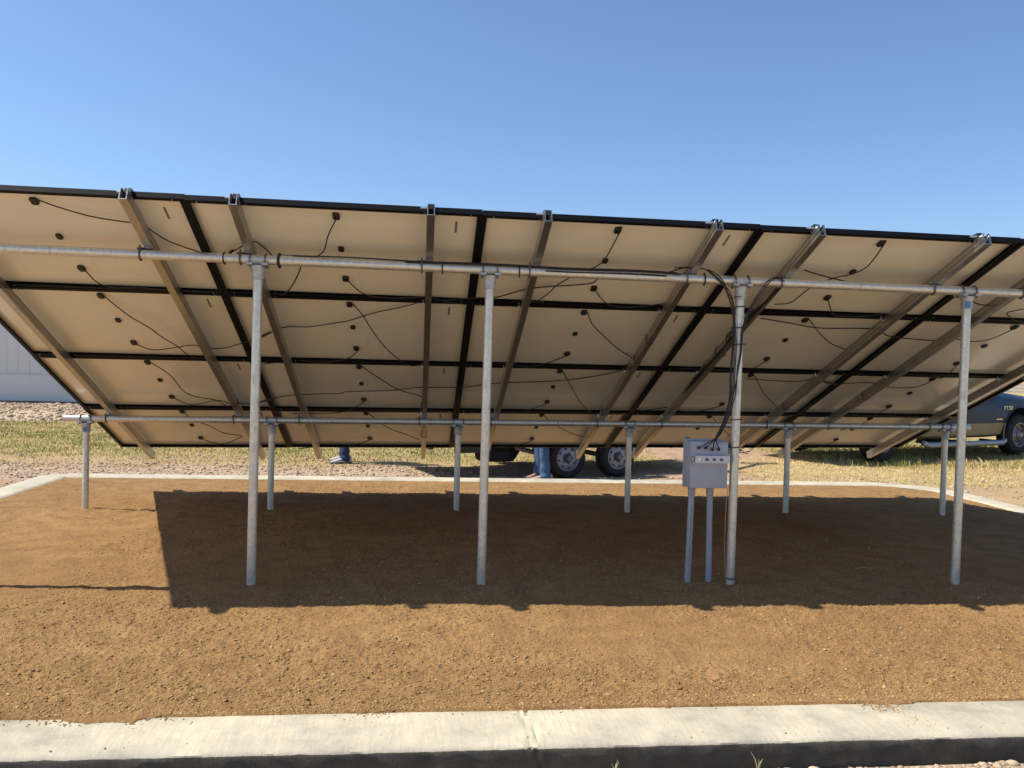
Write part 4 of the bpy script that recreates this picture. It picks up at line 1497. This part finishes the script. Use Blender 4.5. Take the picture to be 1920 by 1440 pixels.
# ------------------------------------------------------------------ tandem trailer
def trailer():
    ang = math.radians(19.5)
    o = empty('utility_trailer', (5.50, 2.765, -0.045), ang)       # origin: ground under the near wheels, midway; local +x forward, +y away
    # near tyre faces at local y = -0.05 ; deck spans y 0.19..1.79
    x0, x1, y0, y1 = -2.15, 2.05, 0.20, 1.80
    b = MB()
    for y in (y0, y1-0.06):
        b.box(x0, x1, y, y+0.06, 0.42, 0.54)
    for k in range(9):
        x = x0+0.06+(x1-x0-0.18)*k/8
        b.box(x, x+0.05, y0+0.0605, y1-0.0605, 0.43, 0.50)
    b.box(x0-0.05, x0-0.001, y0, y1, 0.40, 0.54)
    b.box(x1+0.001, x1+0.05, y0, y1, 0.42, 0.54)
    b.bar((x1+0.05, y0+0.08, 0.47), (x1+1.35, (y0+y1)/2, 0.47), 0.06, 0.10)
    b.bar((x1+0.05, y1-0.08, 0.47), (x1+1.35, (y0+y1)/2, 0.465), 0.06, 0.10)
    b.build('frame', M['black_paint'], o)
    b = MB()
    for k in range(10):
        y = y0+0.065+k*0.147
        b.box(x0+0.002, x1-0.002, y, y+0.142, 0.502, 0.538)
    b.build('deck', M['deck_wood'], o)
    b = MB()
    for y in (y0+0.02, y1-0.02):
        b.box(x0, x1, y-0.02, y+0.02, 0.76, 0.80)
        for k in range(5):
            x = x0+0.02+(x1-x0-0.04)*k/4
            b.box(x-0.02, x+0.02, y-0.0195, y+0.0195, 0.541, 0.759)
    b.build('side_rail', M['black_paint'], o)
    for s in (0, 1):
        y = -0.03 if s == 0 else y1+0.02
        b = MB()
        vs, fs = [], []
        prof = [(-0.78, 0.40), (-0.72, 0.58), (-0.58, 0.64), (0.58, 0.64), (0.72, 0.58), (0.78, 0.40)]
        n_ = len(prof)
        for yy in (y, y+0.22):
            for dz in (0, 0.004):
                vs += [Vector((p[0], yy, p[1]+dz)) for p in prof]
        for i in range(n_-1):
            fs += [(i, i+1, 2*n_+i+1, 2*n_+i), (n_+i, 3*n_+i, 3*n_+i+1, n_+i+1), (i, n_+i, n_+i+1, i+1)]
        b.add(vs, fs)
        b.build('fender', M['black_paint'], o)
    for x in (-0.385, 0.385):
        wheel(o, 'wheel', (x, 0.055, 0.272), False, 0.272, 0.19, 0.163, 'trailer', M['rim_grey'])
        wheel(o, 'wheel', (x, y1+0.13, 0.272), True, 0.272, 0.19, 0.163, 'trailer', M['rim_grey'])
        b = MB()
        b.tube([Vector((x, 0.12, 0.25)), Vector((x, y1+0.06, 0.25))], 0.035, 12)
        b.build('axle', M['steel_dark'], o)
    # rear bumper bar with lamp, hanging jack leg, tongue jack and safety chains
    b = MB()
    b.box(x0+0.30, x0+0.78, y0-0.005, y0+0.07, 0.345, 0.418)
    b.build('step_bar', M['black_paint'], o)
    # spare wheel slung under the deck
    b = MB()
    b.lathe([(0.10, 0.24), (0.16, 0.205), (0.24, 0.205), (0.272, 0.25), (0.272, 0.33), (0.24, 0.38), (0.10, 0.36)], 32, Matrix.Translation((-1.15, 0.55, 0)))
    b.build('spare_tyre', M['rubber'], o, smooth=True)
    b = MB()
    tx, ty = x1+1.15, (y0+y1)/2
    b.tube([Vector((tx, ty-0.09, 0.22)), Vector((tx, ty-0.09, 0.95))], 0.028, 12)
    b.tube([Vector((tx, ty-0.09, 0.17)), Vector((tx, ty-0.09, 0.22))], 0.06, 12)
    b.build('jack', M['steel_dark'], o)
    b = MB()
    b.box(x1+1.32, x1+1.58, ty-0.05, ty+0.05, 0.42, 0.53)
    b.build('coupler', M['steel_dark'], o, bevel=0.015)
    for sy in (-1, 1):
        b = MB()
        for k in range(12):
            t = k/11
            c = Vector((x1+1.05+0.55*t, ty+sy*0.10, 0.40-0.24*math.sin(PI*t)))
            pr = []
            for q in range(8):
                a = 2*PI*q/8
                d = Vector((math.cos(a)*0.034, (math.sin(a)*0.018 if k % 2 else 0), (0 if k % 2 else math.sin(a)*0.018)))
                pr.append(c+d)
            b.tube(pr, 0.007, 5, closed=True)
        b.build('safety_chain', M['steel_dark'], o)
    tag(o, 'low black tandem axle trailer with grey spoked wheels behind the array', 'trailer')
trailer()

# ------------------------------------------------------------------ two tone pickup
def truck():
    hd = math.atan2(6.46-5.03, 14.21-10.72)
    dl = Vector((-math.sin(hd), math.cos(hd), 0))
    near = Vector((10.78, 5.05, 0))
    WB, HW = 3.77, 0.98
    r = near+dl*0.86
    o = empty('pickup_truck', (r.x, r.y, -0.03), hd)         # origin on the ground under the rear axle
    def ring(x, zb, ws, zt):
        """ws: (z fraction, half width) pairs from bottom to top, then mirrored"""
        pts_ = [(wv, zb+(zt-zb)*zf) for zf, wv in ws]
        return [Vector((x, -y, z)) for y, z in pts_]+[Vector((x, y, z)) for y, z in reversed(pts_)]
    side = [(0, 0.86), (0.06, 0.93), (0.35, 0.975), (0.62, 0.98), (0.86, 0.955), (0.97, 0.90), (1.0, 0.80)]
    hood = [(0, 0.84), (0.06, 0.91), (0.35, 0.965), (0.62, 0.97), (0.86, 0.93), (0.97, 0.80), (1.0, 0.60)]
    st_ = [(-1.22, 0.52, side, 1.06, 0.96), (-1.15, 0.42, side, 1.09, 0.995), (0.0, 0.40, side, 1.11, 1), (0.95, 0.36, side, 1.12, 1), (1.4, 0.35, side, 1.13, 1), (2.9, 0.35, side, 1.14, 1),
           (3.25, 0.36, hood, 1.165, 1), (3.76, 0.38, hood, 1.155, 1), (4.20, 0.40, hood, 1.11, 0.99), (4.48, 0.42, hood, 1.05, 0.96), (4.60, 0.44, hood, 0.95, 0.92)]
    b = MB()
    b.loft([[Vector((q.x, q.y*sc_, q.z)) for q in ring(x, zb, ws, zt)] for x, zb, ws, zt, sc_ in st_])
    body = b.build('body', M['truck'], o, smooth=True, sharp=40)
    # wheel arches cut out of the body
    cut = MB()
    for x in (0.0, WB):
        for sy in (-1, 1):
            cut.lathe([(0.49, -0.32), (0.49, 0.32)], 40, Matrix.Translation((x, sy*0.98, 0.40)) @ Matrix.Rotation(PI/2, 4, 'X'))
    # bed well
    cut.box(-1.14, 0.74, -0.80, 0.80, 0.62, 1.5)
    co = cut.build('cutter', M['truck'], o)
    md = body.modifiers.new('arches', 'BOOLEAN')
    md.object = co
    md.operation = 'DIFFERENCE'
    md.solver = 'EXACT'
    bpy.context.view_layer.update()
    dg = bpy.context.evaluated_depsgraph_get()
    me = bpy.data.meshes.new_from_object(body.evaluated_get(dg))
    body.modifiers.clear()
    body.data = me
    bpy.data.objects.remove(co)
    # cab
    b = MB()
    def cabring(x, hw0, hw1, z0, z1):
        return [Vector((x, -hw0, z0)), Vector((x, -hw1, z1-0.05)), Vector((x, -hw1+0.10, z1)), Vector((x, hw1-0.10, z1)), Vector((x, hw1, z1-0.05)), Vector((x, hw0, z0))]
    R = [cabring(0.82, 0.93, 0.78, 1.115, 1.60), cabring(0.95, 0.93, 0.76, 1.115, 1.80), cabring(1.25, 0.93, 0.75, 1.115, 1.85), cabring(2.1, 0.93, 0.75, 1.115, 1.855), cabring(2.42, 0.93, 0.76, 1.115, 1.80)]
    last = [Vector((3.22, -0.90, 1.12)), Vector((3.14, -0.86, 1.16)), Vector((3.12, -0.74, 1.19)), Vector((3.12, 0.74, 1.19)), Vector((3.14, 0.86, 1.16)), Vector((3.22, 0.90, 1.12))]
    R.append(last)
    b.loft(R)
    b.build('cab', M['truck'], o, smooth=True, sharp=30)
    # glazing
    def pane(name, quad, th=0.006, parent=o):
        q = [Vector(p) for p in quad]
        n_ = (q[1]-q[0]).cross(q[2]-q[0]).normalized()
        b2 = MB()
        b2.loft([[p-n_*0.004 for p in q], [p+n_*th for p in q]])
        return b2.build(name, M['glass'], parent)
    for sy in (-1, 1):
        def wy(z): return sy*(0.93-0.17*(z-1.115)/0.70+0.010)
        for xa, xb, xc, xd, nm in ((1.95, 2.78, 2.35, 1.98, 'side_window'), (1.12, 1.86, 1.86, 1.18, 'side_window')):
            quad = [(xa, wy(1.17), 1.17), (xb, wy(1.17)-sy*0.015, 1.17), (xc, wy(1.72), 1.72), (xd, wy(1.72), 1.72)]
            if sy > 0: quad = quad[::-1]
            pane(nm, quad)
    pane('windscreen', [(3.10, -0.68, 1.235), (3.10, 0.68, 1.235), (2.47, 0.64, 1.79), (2.47, -0.64, 1.79)], 0.012)
    pane('rear_window', [(0.815, 0.62, 1.22), (0.815, -0.62, 1.22), (0.83, -0.56, 1.56), (0.83, 0.56, 1.56)], 0.02)
    # doors, their handles, mirrors, trim
    for sy in (-1, 1):
        b = MB()
        for (xa, xb) in ((1.92, 2.96), (1.10, 1.905)):
            outl = [(xa, 0.44), (xb, 0.44), (xb, 1.10), (xa, 1.10)]
            def sidey(z):
                f = (z-0.35)/(1.135-0.35)
                pr = side
                for (f0, w0), (f1, w1) in zip(pr[:-1], pr[1:]):
                    if f0 <= f <= f1:
                        return w0+(w1-w0)*(f-f0)/(f1-f0)
                return 0.9
            zs = [0.44, 0.53, 0.625, 0.73, 0.836, 0.93, 1.02, 1.09]
            rings = []
            for x in (xa, xb):
                rings.append([Vector((x, sy*(sidey(z)+0.005), z)) for z in zs]+[Vector((x, sy*(sidey(z)-0.012), z)) for z in reversed(zs)])
            b.loft(rings)
        d = pieces(b.build('door', M['truck'], o, smooth=True, sharp=30))[0]
        b = MB(); b.box(2.02, 2.16, sy*0.978-0.018, sy*0.978+0.018, 0.95, 0.985)
        b.build('handle', M['black_plastic'], d, bevel=0.005)
        b = MB(); b.box(2.60, 2.72, sy*1.06-0.10, sy*1.06+0.10, 1.15, 1.32)
        b.build('mirror', M['black_plastic'], o, bevel=0.02)
        b = MB()
        b.tube([Vector((0.92, sy*1.02, 0.30)), Vector((1.02, sy*1.06, 0.265)), Vector((3.10, sy*1.06, 0.265)), Vector((3.22, sy*1.02, 0.30))], 0.048, 14)
        rb = b.build('running_board', M['board'], o, smooth=True)
        b = MB()
        for x in (1.2, 2.1, 3.0):
            b.box(x-0.03, x+0.03, min(sy*0.7, sy*1.02), max(sy*0.7, sy*1.02), 0.27, 0.31)
        pieces(b.build('board_bracket', M['black_paint'], rb))
        b = MB()
        b.tube([Vector((WB+0.50*math.cos(a), sy*0.972, 0.40+0.50*math.sin(a))) for a in [PI*k/24*1.1-0.05*PI for k in range(25)]], 0.011, 6)
        b.tube([Vector((0.50*math.cos(a), sy*0.978, 0.40+0.50*math.sin(a))) for a in [PI*k/24*1.1-0.05*PI for k in range(25)]], 0.011, 6)
        pieces(b.build('arch_lip', M['truck'], o, smooth=True))
        # fender script and side marker
        b = MB(); b.box(3.02, 3.20, sy*0.983-0.003, sy*0.983+0.003, 0.675, 0.690)
        b.build('chrome_script', M['chrome'], o)
        b = MB(); b.box(4.30, 4.42, sy*0.945-0.01, sy*0.945+0.01, 0.74, 0.82)
        b.build('side_marker', M['lamp_clear'], o)
    # badge lettering on the near fender
    fc = bpy.data.curves.new('badge', 'FONT')
    fc.body = 'F150'
    fc.size = 0.115
    fc.extrude = 0.004
    fo = bpy.data.objects.new('tmp_badge', fc)
    col.objects.link(fo)
    bpy.context.view_layer.update()
    bm_ = bpy.data.meshes.new_from_object(fo.evaluated_get(bpy.context.evaluated_depsgraph_get()))
    bpy.data.objects.remove(fo)
    bm_.transform(Matrix.Translation((3.24, -0.978, 0.855)) @ Matrix.Rotation(PI/2+0.06, 4, 'X') @ Matrix.Diagonal((1.2, 0.85, 1, 1)))
    bm_.materials.clear()
    bm_.materials.append(M['chrome'])
    bo = bpy.data.objects.new('badge', bm_)
    col.objects.link(bo)
    bo.parent = o
    # underbody, bumpers, lamps, grille, hitch
    b = MB()
    for y in (-0.42, 0.42):
        b.box(-1.1, 4.4, y-0.04, y+0.04, 0.36, 0.50)
    b.box(0.9, 3.4, -0.6, 0.6, 0.34, 0.42)
    b.tube([Vector((0, -0.8, 0.37)), Vector((0, 0.8, 0.37))], 0.06, 12)
    b.ball((0, 0, 0.37), 0.17, 0.15, 0.15)
    b.build('chassis', M['black_paint'], o)
    b = MB(); b.box(-1.42, -1.24, -0.90, 0.90, 0.48, 0.68)
    b.build('rear_bumper', M['chrome'], o, smooth=True, bevel=0.03)
    b = MB(); b.box(4.58, 4.76, -0.92, 0.92, 0.42, 0.64)
    b.build('front_bumper', M['chrome'], o, smooth=True, bevel=0.05)
    b = MB(); b.box(4.57, 4.66, -0.48, 0.48, 0.68, 0.90)
    b.build('grille', M['black_plastic'], o, bevel=0.02)
    for sy in (-1, 1):
        b = MB(); b.box(4.50, 4.63, min(sy*0.52, sy*0.82), max(sy*0.52, sy*0.82), 0.70, 0.88)
        b.build('headlight', M['lamp_clear'], o, bevel=0.02)
        b = MB(); b.box(-1.235, -1.18, min(sy*0.80, sy*0.93), max(sy*0.80, sy*0.93), 0.66, 0.98)
        b.build('tail_lamp', M['lamp_red'], o, bevel=0.01)
    b = MB(); b.box(-1.60, -1.15, -0.035, 0.035, 0.40, 0.47)
    b.ball((-1.56, 0, 0.52), 0.03, 0.03, 0.03)
    b.build('hitch', M['steel_dark'], o)
    b = MB(); b.box(2.02, 2.16, -0.99, -0.975, 0.335, 0.375)
    b.build('reflector', M['reflector'], o)
    for x in (0.0, WB):
        wheel(o, 'wheel', (x, -0.855, 0.385), False, 0.385, 0.25, 0.22, 'truck', M['rim_truck'])
        wheel(o, 'wheel', (x, 0.855, 0.385), True, 0.385, 0.25, 0.22, 'truck', M['rim_truck'])
    tag(o, 'dark blue and tan pickup truck parked beyond the right end of the array', 'pickup truck')
truck()

# ------------------------------------------------------------------ people behind the array
def skin_mesh(name, V, E, R, mat, parent, sub=2, root=0):
    me = bpy.data.meshes.new(name)
    me.from_pydata(V, E, [])
    o = bpy.data.objects.new(name, me)
    col.objects.link(o)
    o.modifiers.new('skin', 'SKIN').use_smooth_shade = True
    for k, r in enumerate(R):
        me.skin_vertices[0].data[k].radius = (r if isinstance(r, tuple) else (r, r))
    me.skin_vertices[0].data[root].use_root = True
    sm = o.modifiers.new('sub', 'SUBSURF')
    sm.levels = sub
    sm.render_levels = sub
    bpy.context.view_layer.update()
    m2 = bpy.data.meshes.new_from_object(o.evaluated_get(bpy.context.evaluated_depsgraph_get()))
    o.modifiers.clear()
    o.data = m2
    m2.name = name
    m2.materials.clear()
    m2.materials.append(mat)
    for p in m2.polygons:
        p.use_smooth = True
    o.parent = parent
    return o

def person(label, loc, rz, feet, jeans, shirt, shoe, shoe_soles, hgt=1.0):
    """local +x is where the person faces; feet: [(x, y, toe angle)] left and right"""
    o = empty('person', loc, rz)
    hipz, shz = 0.92, 1.43
    # body: one continuous skin
    V = [(0, 0, 1.00), (0.0, 0, 1.22), (0.0, 0, 1.40), (0.01, 0, 1.50), (0.02, 0, 1.57), (0.035, 0, 1.66), (0.025, 0, 1.73)]
    E = [(k, k+1) for k in range(6)]
    R = [(0.14, 0.10), (0.14, 0.10), (0.15, 0.095), (0.055, 0.055), (0.07, 0.08), (0.082, 0.10), (0.06, 0.07)]
    for sy in (-1, 1):
        a = len(V)
        V += [(0.0, sy*0.185, 1.42), (-0.02, sy*0.235, 1.14), (0.06, sy*0.235, 0.90), (0.085, sy*0.225, 0.83)]
        R += [0.05, 0.042, 0.030, (0.028, 0.018)]
        E += [(2, a), (a, a+1), (a+1, a+2), (a+2, a+3)]
        for k, (dx, ln) in enumerate(((0.030, 0.070), (0.010, 0.082), (-0.010, 0.076), (-0.028, 0.060))):
            c = len(V)
            V += [(0.088+dx, sy*0.222, 0.785), (0.094+dx*1.1, sy*0.212, 0.785-ln*0.55), (0.090+dx*1.1, sy*0.198, 0.785-ln)]
            R += [0.0095, 0.0085, 0.0075]
            E += [(a+3, c), (c, c+1), (c+1, c+2)]
        c = len(V)
        V += [(0.122, sy*0.205, 0.805), (0.134, sy*0.195, 0.770)]
        R += [0.0100, 0.0085]
        E += [(a+3, c), (c, c+1)]
    for k, (fx, fy, fa) in enumerate(feet):
        sy = 1 if fy > 0 else -1
        a = len(V)
        V += [(0.0, sy*0.09, 0.90), (fx*0.5+0.02, fy*0.75+sy*0.02, 0.50), (fx, fy, 0.11)]
        R += [0.075, 0.050, 0.038]
        E += [(0, a), (a, a+1), (a+1, a+2)]
    body = skin_mesh('body', V, E, R, M['skin'], o)
    # face and hair
    b = MB()
    for sy in (-1, 1):
        b.ball((0.105, sy*0.033, 1.665), 0.012, 0.014, 0.011, 10, 8)
    pieces(b.build('eye', M['eye'], o, smooth=True))
    b = MB()
    b.loft([[Vector((0.112, -0.012, 1.655)), Vector((0.112, 0.012, 1.655)), Vector((0.108, 0.0, 1.67))], [Vector((0.138, -0.014, 1.622)), Vector((0.138, 0.014, 1.622)), Vector((0.140, 0.0, 1.635))]])
    for sy in (-1, 1):
        b.ball((0.02, sy*0.085, 1.645), 0.022, 0.010, 0.034, 10, 8)
    b.build('nose_and_ears', M['skin'], o, smooth=True)
    b = MB(); b.ball((0.012, 0, 1.715), 0.102, 0.090, 0.080, 20, 12)
    b.build('hair', M['hair'], o, smooth=True)
    # shirt with sleeves
    b = MB()
    rings = []
    for z, rx, ry in ((0.93, 0.125, 0.175), (1.00, 0.125, 0.175), (1.15, 0.12, 0.17), (1.30, 0.13, 0.19), (1.40, 0.125, 0.20), (1.455, 0.10, 0.165), (1.49, 0.07, 0.085), (1.51, 0.065, 0.07)):
        rings.append([Vector((math.cos(a)*rx, math.sin(a)*ry, z)) for a in [2*PI*k/20 for k in range(20)]])
    b.loft(rings)
    for sy in (-1, 1):
        b.tube([Vector((0, sy*0.13, 1.44)), Vector((0, sy*0.19, 1.42)), Vector((-0.01, sy*0.215, 1.30)), Vector((-0.018, sy*0.235, 1.16))], [0.062, 0.068, 0.064, 0.060], 14)
    b.build('shirt', shirt, o, smooth=True)
    # jeans: seat and two wrinkled legs bunching on the shoes
    b = MB()
    rings = []
    for z, rx, ry in ((0.96, 0.122, 0.168), (0.88, 0.13, 0.178), (0.80, 0.125, 0.175), (0.75, 0.09, 0.14)):
        rings.append([Vector((math.cos(a)*rx, math.sin(a)*ry, z)) for a in [2*PI*k/20 for k in range(20)]])
    b.loft(rings)
    for k, (fx, fy, fa) in enumerate(feet):
        sy = 1 if fy > 0 else -1
        rings = []
        m = 46
        for i in range(m+1):
            t = i/m
            z = 0.86-(0.86-0.035)*t
            if t < 0.48:
                q = t/0.48
                cx_, cy_ = (fx*0.5+0.02)*q, sy*0.09+(fy*0.75+sy*0.02-sy*0.09)*q
            else:
                q = (t-0.48)/0.52
                cx_, cy_ = fx*0.5+0.02+(fx*0.5-0.02)*q, fy*0.75+sy*0.02+(fy*0.25-sy*0.02)*q
            r = 0.098-0.038*min(1, t/0.5)-0.002*t
            if t > 0.72: r += 0.012*(t-0.72)/0.28
            ring = []
            for j in range(20):
                a = 2*PI*j/20
                wr = 0.0
                if t > 0.60:
                    amp = 0.007*(t-0.60)/0.4
                    wr = amp*math.sin(i*1.15+2.6*math.sin(a+k)+1.3*math.sin(2*a+i*0.2)+k*2)+amp*0.8*mnoise.noise(Vector((math.cos(a)*2, math.sin(a)*2, i*0.5+k*7)))
                wr += 0.005*mnoise.noise(Vector((math.cos(a), math.sin(a), i*0.16+k*3)))
                back = 0.012*(1-t)*(-math.cos(a))*0.3
                ring.append(Vector((cx_+(r+wr)*math.cos(a)*1.05, cy_+(r+wr)*math.sin(a)*0.95, z+0.02*(t > 0.97)*math.cos(a))))
            rings.append(ring)
        b.loft(rings)
    b.build('jeans', jeans, o, smooth=True)
    # shoes
    for k, (fx, fy, fa) in enumerate(feet):
        mt = Matrix.Translation((fx-0.03, fy, 0)) @ Matrix.Rotation(fa, 4, 'Z')
        b = MB()
        rings = []
        for x, hw_, zt in ((-0.065, 0.022, 0.07), (-0.055, 0.036, 0.10), (0.0, 0.040, 0.115), (0.06, 0.040, 0.105), (0.10, 0.043, 0.082), (0.15, 0.046, 0.066), (0.195, 0.041, 0.056), (0.225, 0.026, 0.046), (0.235, 0.012, 0.036)):
            rings.append([mt @ Vector((x, hw_*c, 0.022+(zt-0.022)*h)) for c, h in ((-0.9, 0), (-1.0, 0.3), (-0.85, 0.72), (-0.4, 1), (0.4, 1), (0.85, 0.72), (1.0, 0.3), (0.9, 0))])
        b.loft(rings)
        s = b.build('shoe', shoe, o, smooth=True)
        b = MB()
        outl = [(-0.070, 0.020), (-0.055, 0.040), (0.0, 0.043), (0.06, 0.042), (0.11, 0.046), (0.16, 0.049), (0.205, 0.043), (0.235, 0.026), (0.245, 0.008)]
        pl = [(x, -w2) for x, w2 in outl]+[(x, w2) for x, w2 in reversed(outl)]
        b.prism(pl, 0.0, 0.024, lambda p, t: mt @ Vector((p[0], p[1], t)))
        b.build('sole', shoe_soles, s)
    tag(o, label, 'person')
    return o
person('person in dark blue jeans and pale shoes standing on the grass behind the panels', (2.18, 4.13, -0.05), math.radians(200), [(0.03, 0.11, 0.1), (-0.02, -0.11, -0.25)],
       M['denim_dark'], M['shirt_grey'], M['shoe_grey'], M['sole'], 1.0)
person('person in washed blue jeans and tan boots standing before the trailer wheel', (4.80, 2.47, -0.05), math.radians(186), [(-0.015, 0.09, 0.0), (0.02, -0.09, 0.05)],
       M['denim'], M['shirt_white'], M['boot_tan'], M['sole'], 1.0)

# ------------------------------------------------------------------ far right background
def far_fence():
    o = empty('slatted_fence', (42, 57, 0), math.radians(-8))
    gz0 = float(ground_z(np.array([42.0]), np.array([57.0]))[0])
    o.location.z = gz0
    for k in range(9):
        b = MB()
        b.box(k*2.4-8-0.05, k*2.4-8+0.05, -0.05, 0.05, -0.1, 0.95)
        b.build('fence_post', M['fence_white'], o)
    for z in (0.18, 0.45, 0.72):
        b = MB()
        b.box(-8, 11.2, -0.02, 0.02, z, z+0.16)
        b.build('rail', M['fence_white'], o)
    tag(o, 'white slatted fence far away at the right edge beyond the truck', 'fence')
far_fence()

# small dry plants and twigs on the ground
def weed(loc, n, h, label):
    b = MB()
    rr = random.Random(int(loc[0]*100))
    for k in range(n):
        a = rr.uniform(0, 2*PI)
        l = h*rr.uniform(0.6, 1.2)
        t = rr.uniform(0.1, 0.6)
        b.tube([Vector((0, 0, -0.01)), Vector((math.cos(a)*l*t*0.4, math.sin(a)*l*t*0.4, l*0.6)), Vector((math.cos(a)*l*t, math.sin(a)*l*t, l))], [0.0018, 0.0014, 0.0004], 5)
    o = b.build('dry_weed', M['twig'] if h == 0.10 else M['straw'])
    o.location = loc
    return tag(o, label, 'weed', 'dry weeds')
weed((5.23, -3.02, 0.0), 2, 0.10, 'thin reddish dry stalk standing in the shaded soil near the wired post')
weed((3.96, -5.10, -0.085), 5, 0.05, 'dry grass tuft outside the near kerb, middle of the picture')
weed((4.52, -5.09, -0.085), 5, 0.06, 'dry grass tuft outside the near kerb, left of the rubble')
for (x, y, a, l, lb) in ((6.45, -2.35, 0.1, 0.16, 'pale twig lying in the shade left of the right tall post'), (5.75, 2.32, 0.05, 0.24, 'pale stick lying behind the far kerb near the trailer wheels')):
    b = MB()
    d = Vector((math.cos(a), math.sin(a), 0))
    s = Vector((-d.y, d.x, 0))
    b.tube([Vector((x, y, 0.012))-d*l/2, Vector((x, y, 0.016))+s*0.006, Vector((x, y, 0.010))+d*l/2], [0.004, 0.005, 0.003], 6)
    tag(b.build('twig', M['twig']), lb, 'twig')
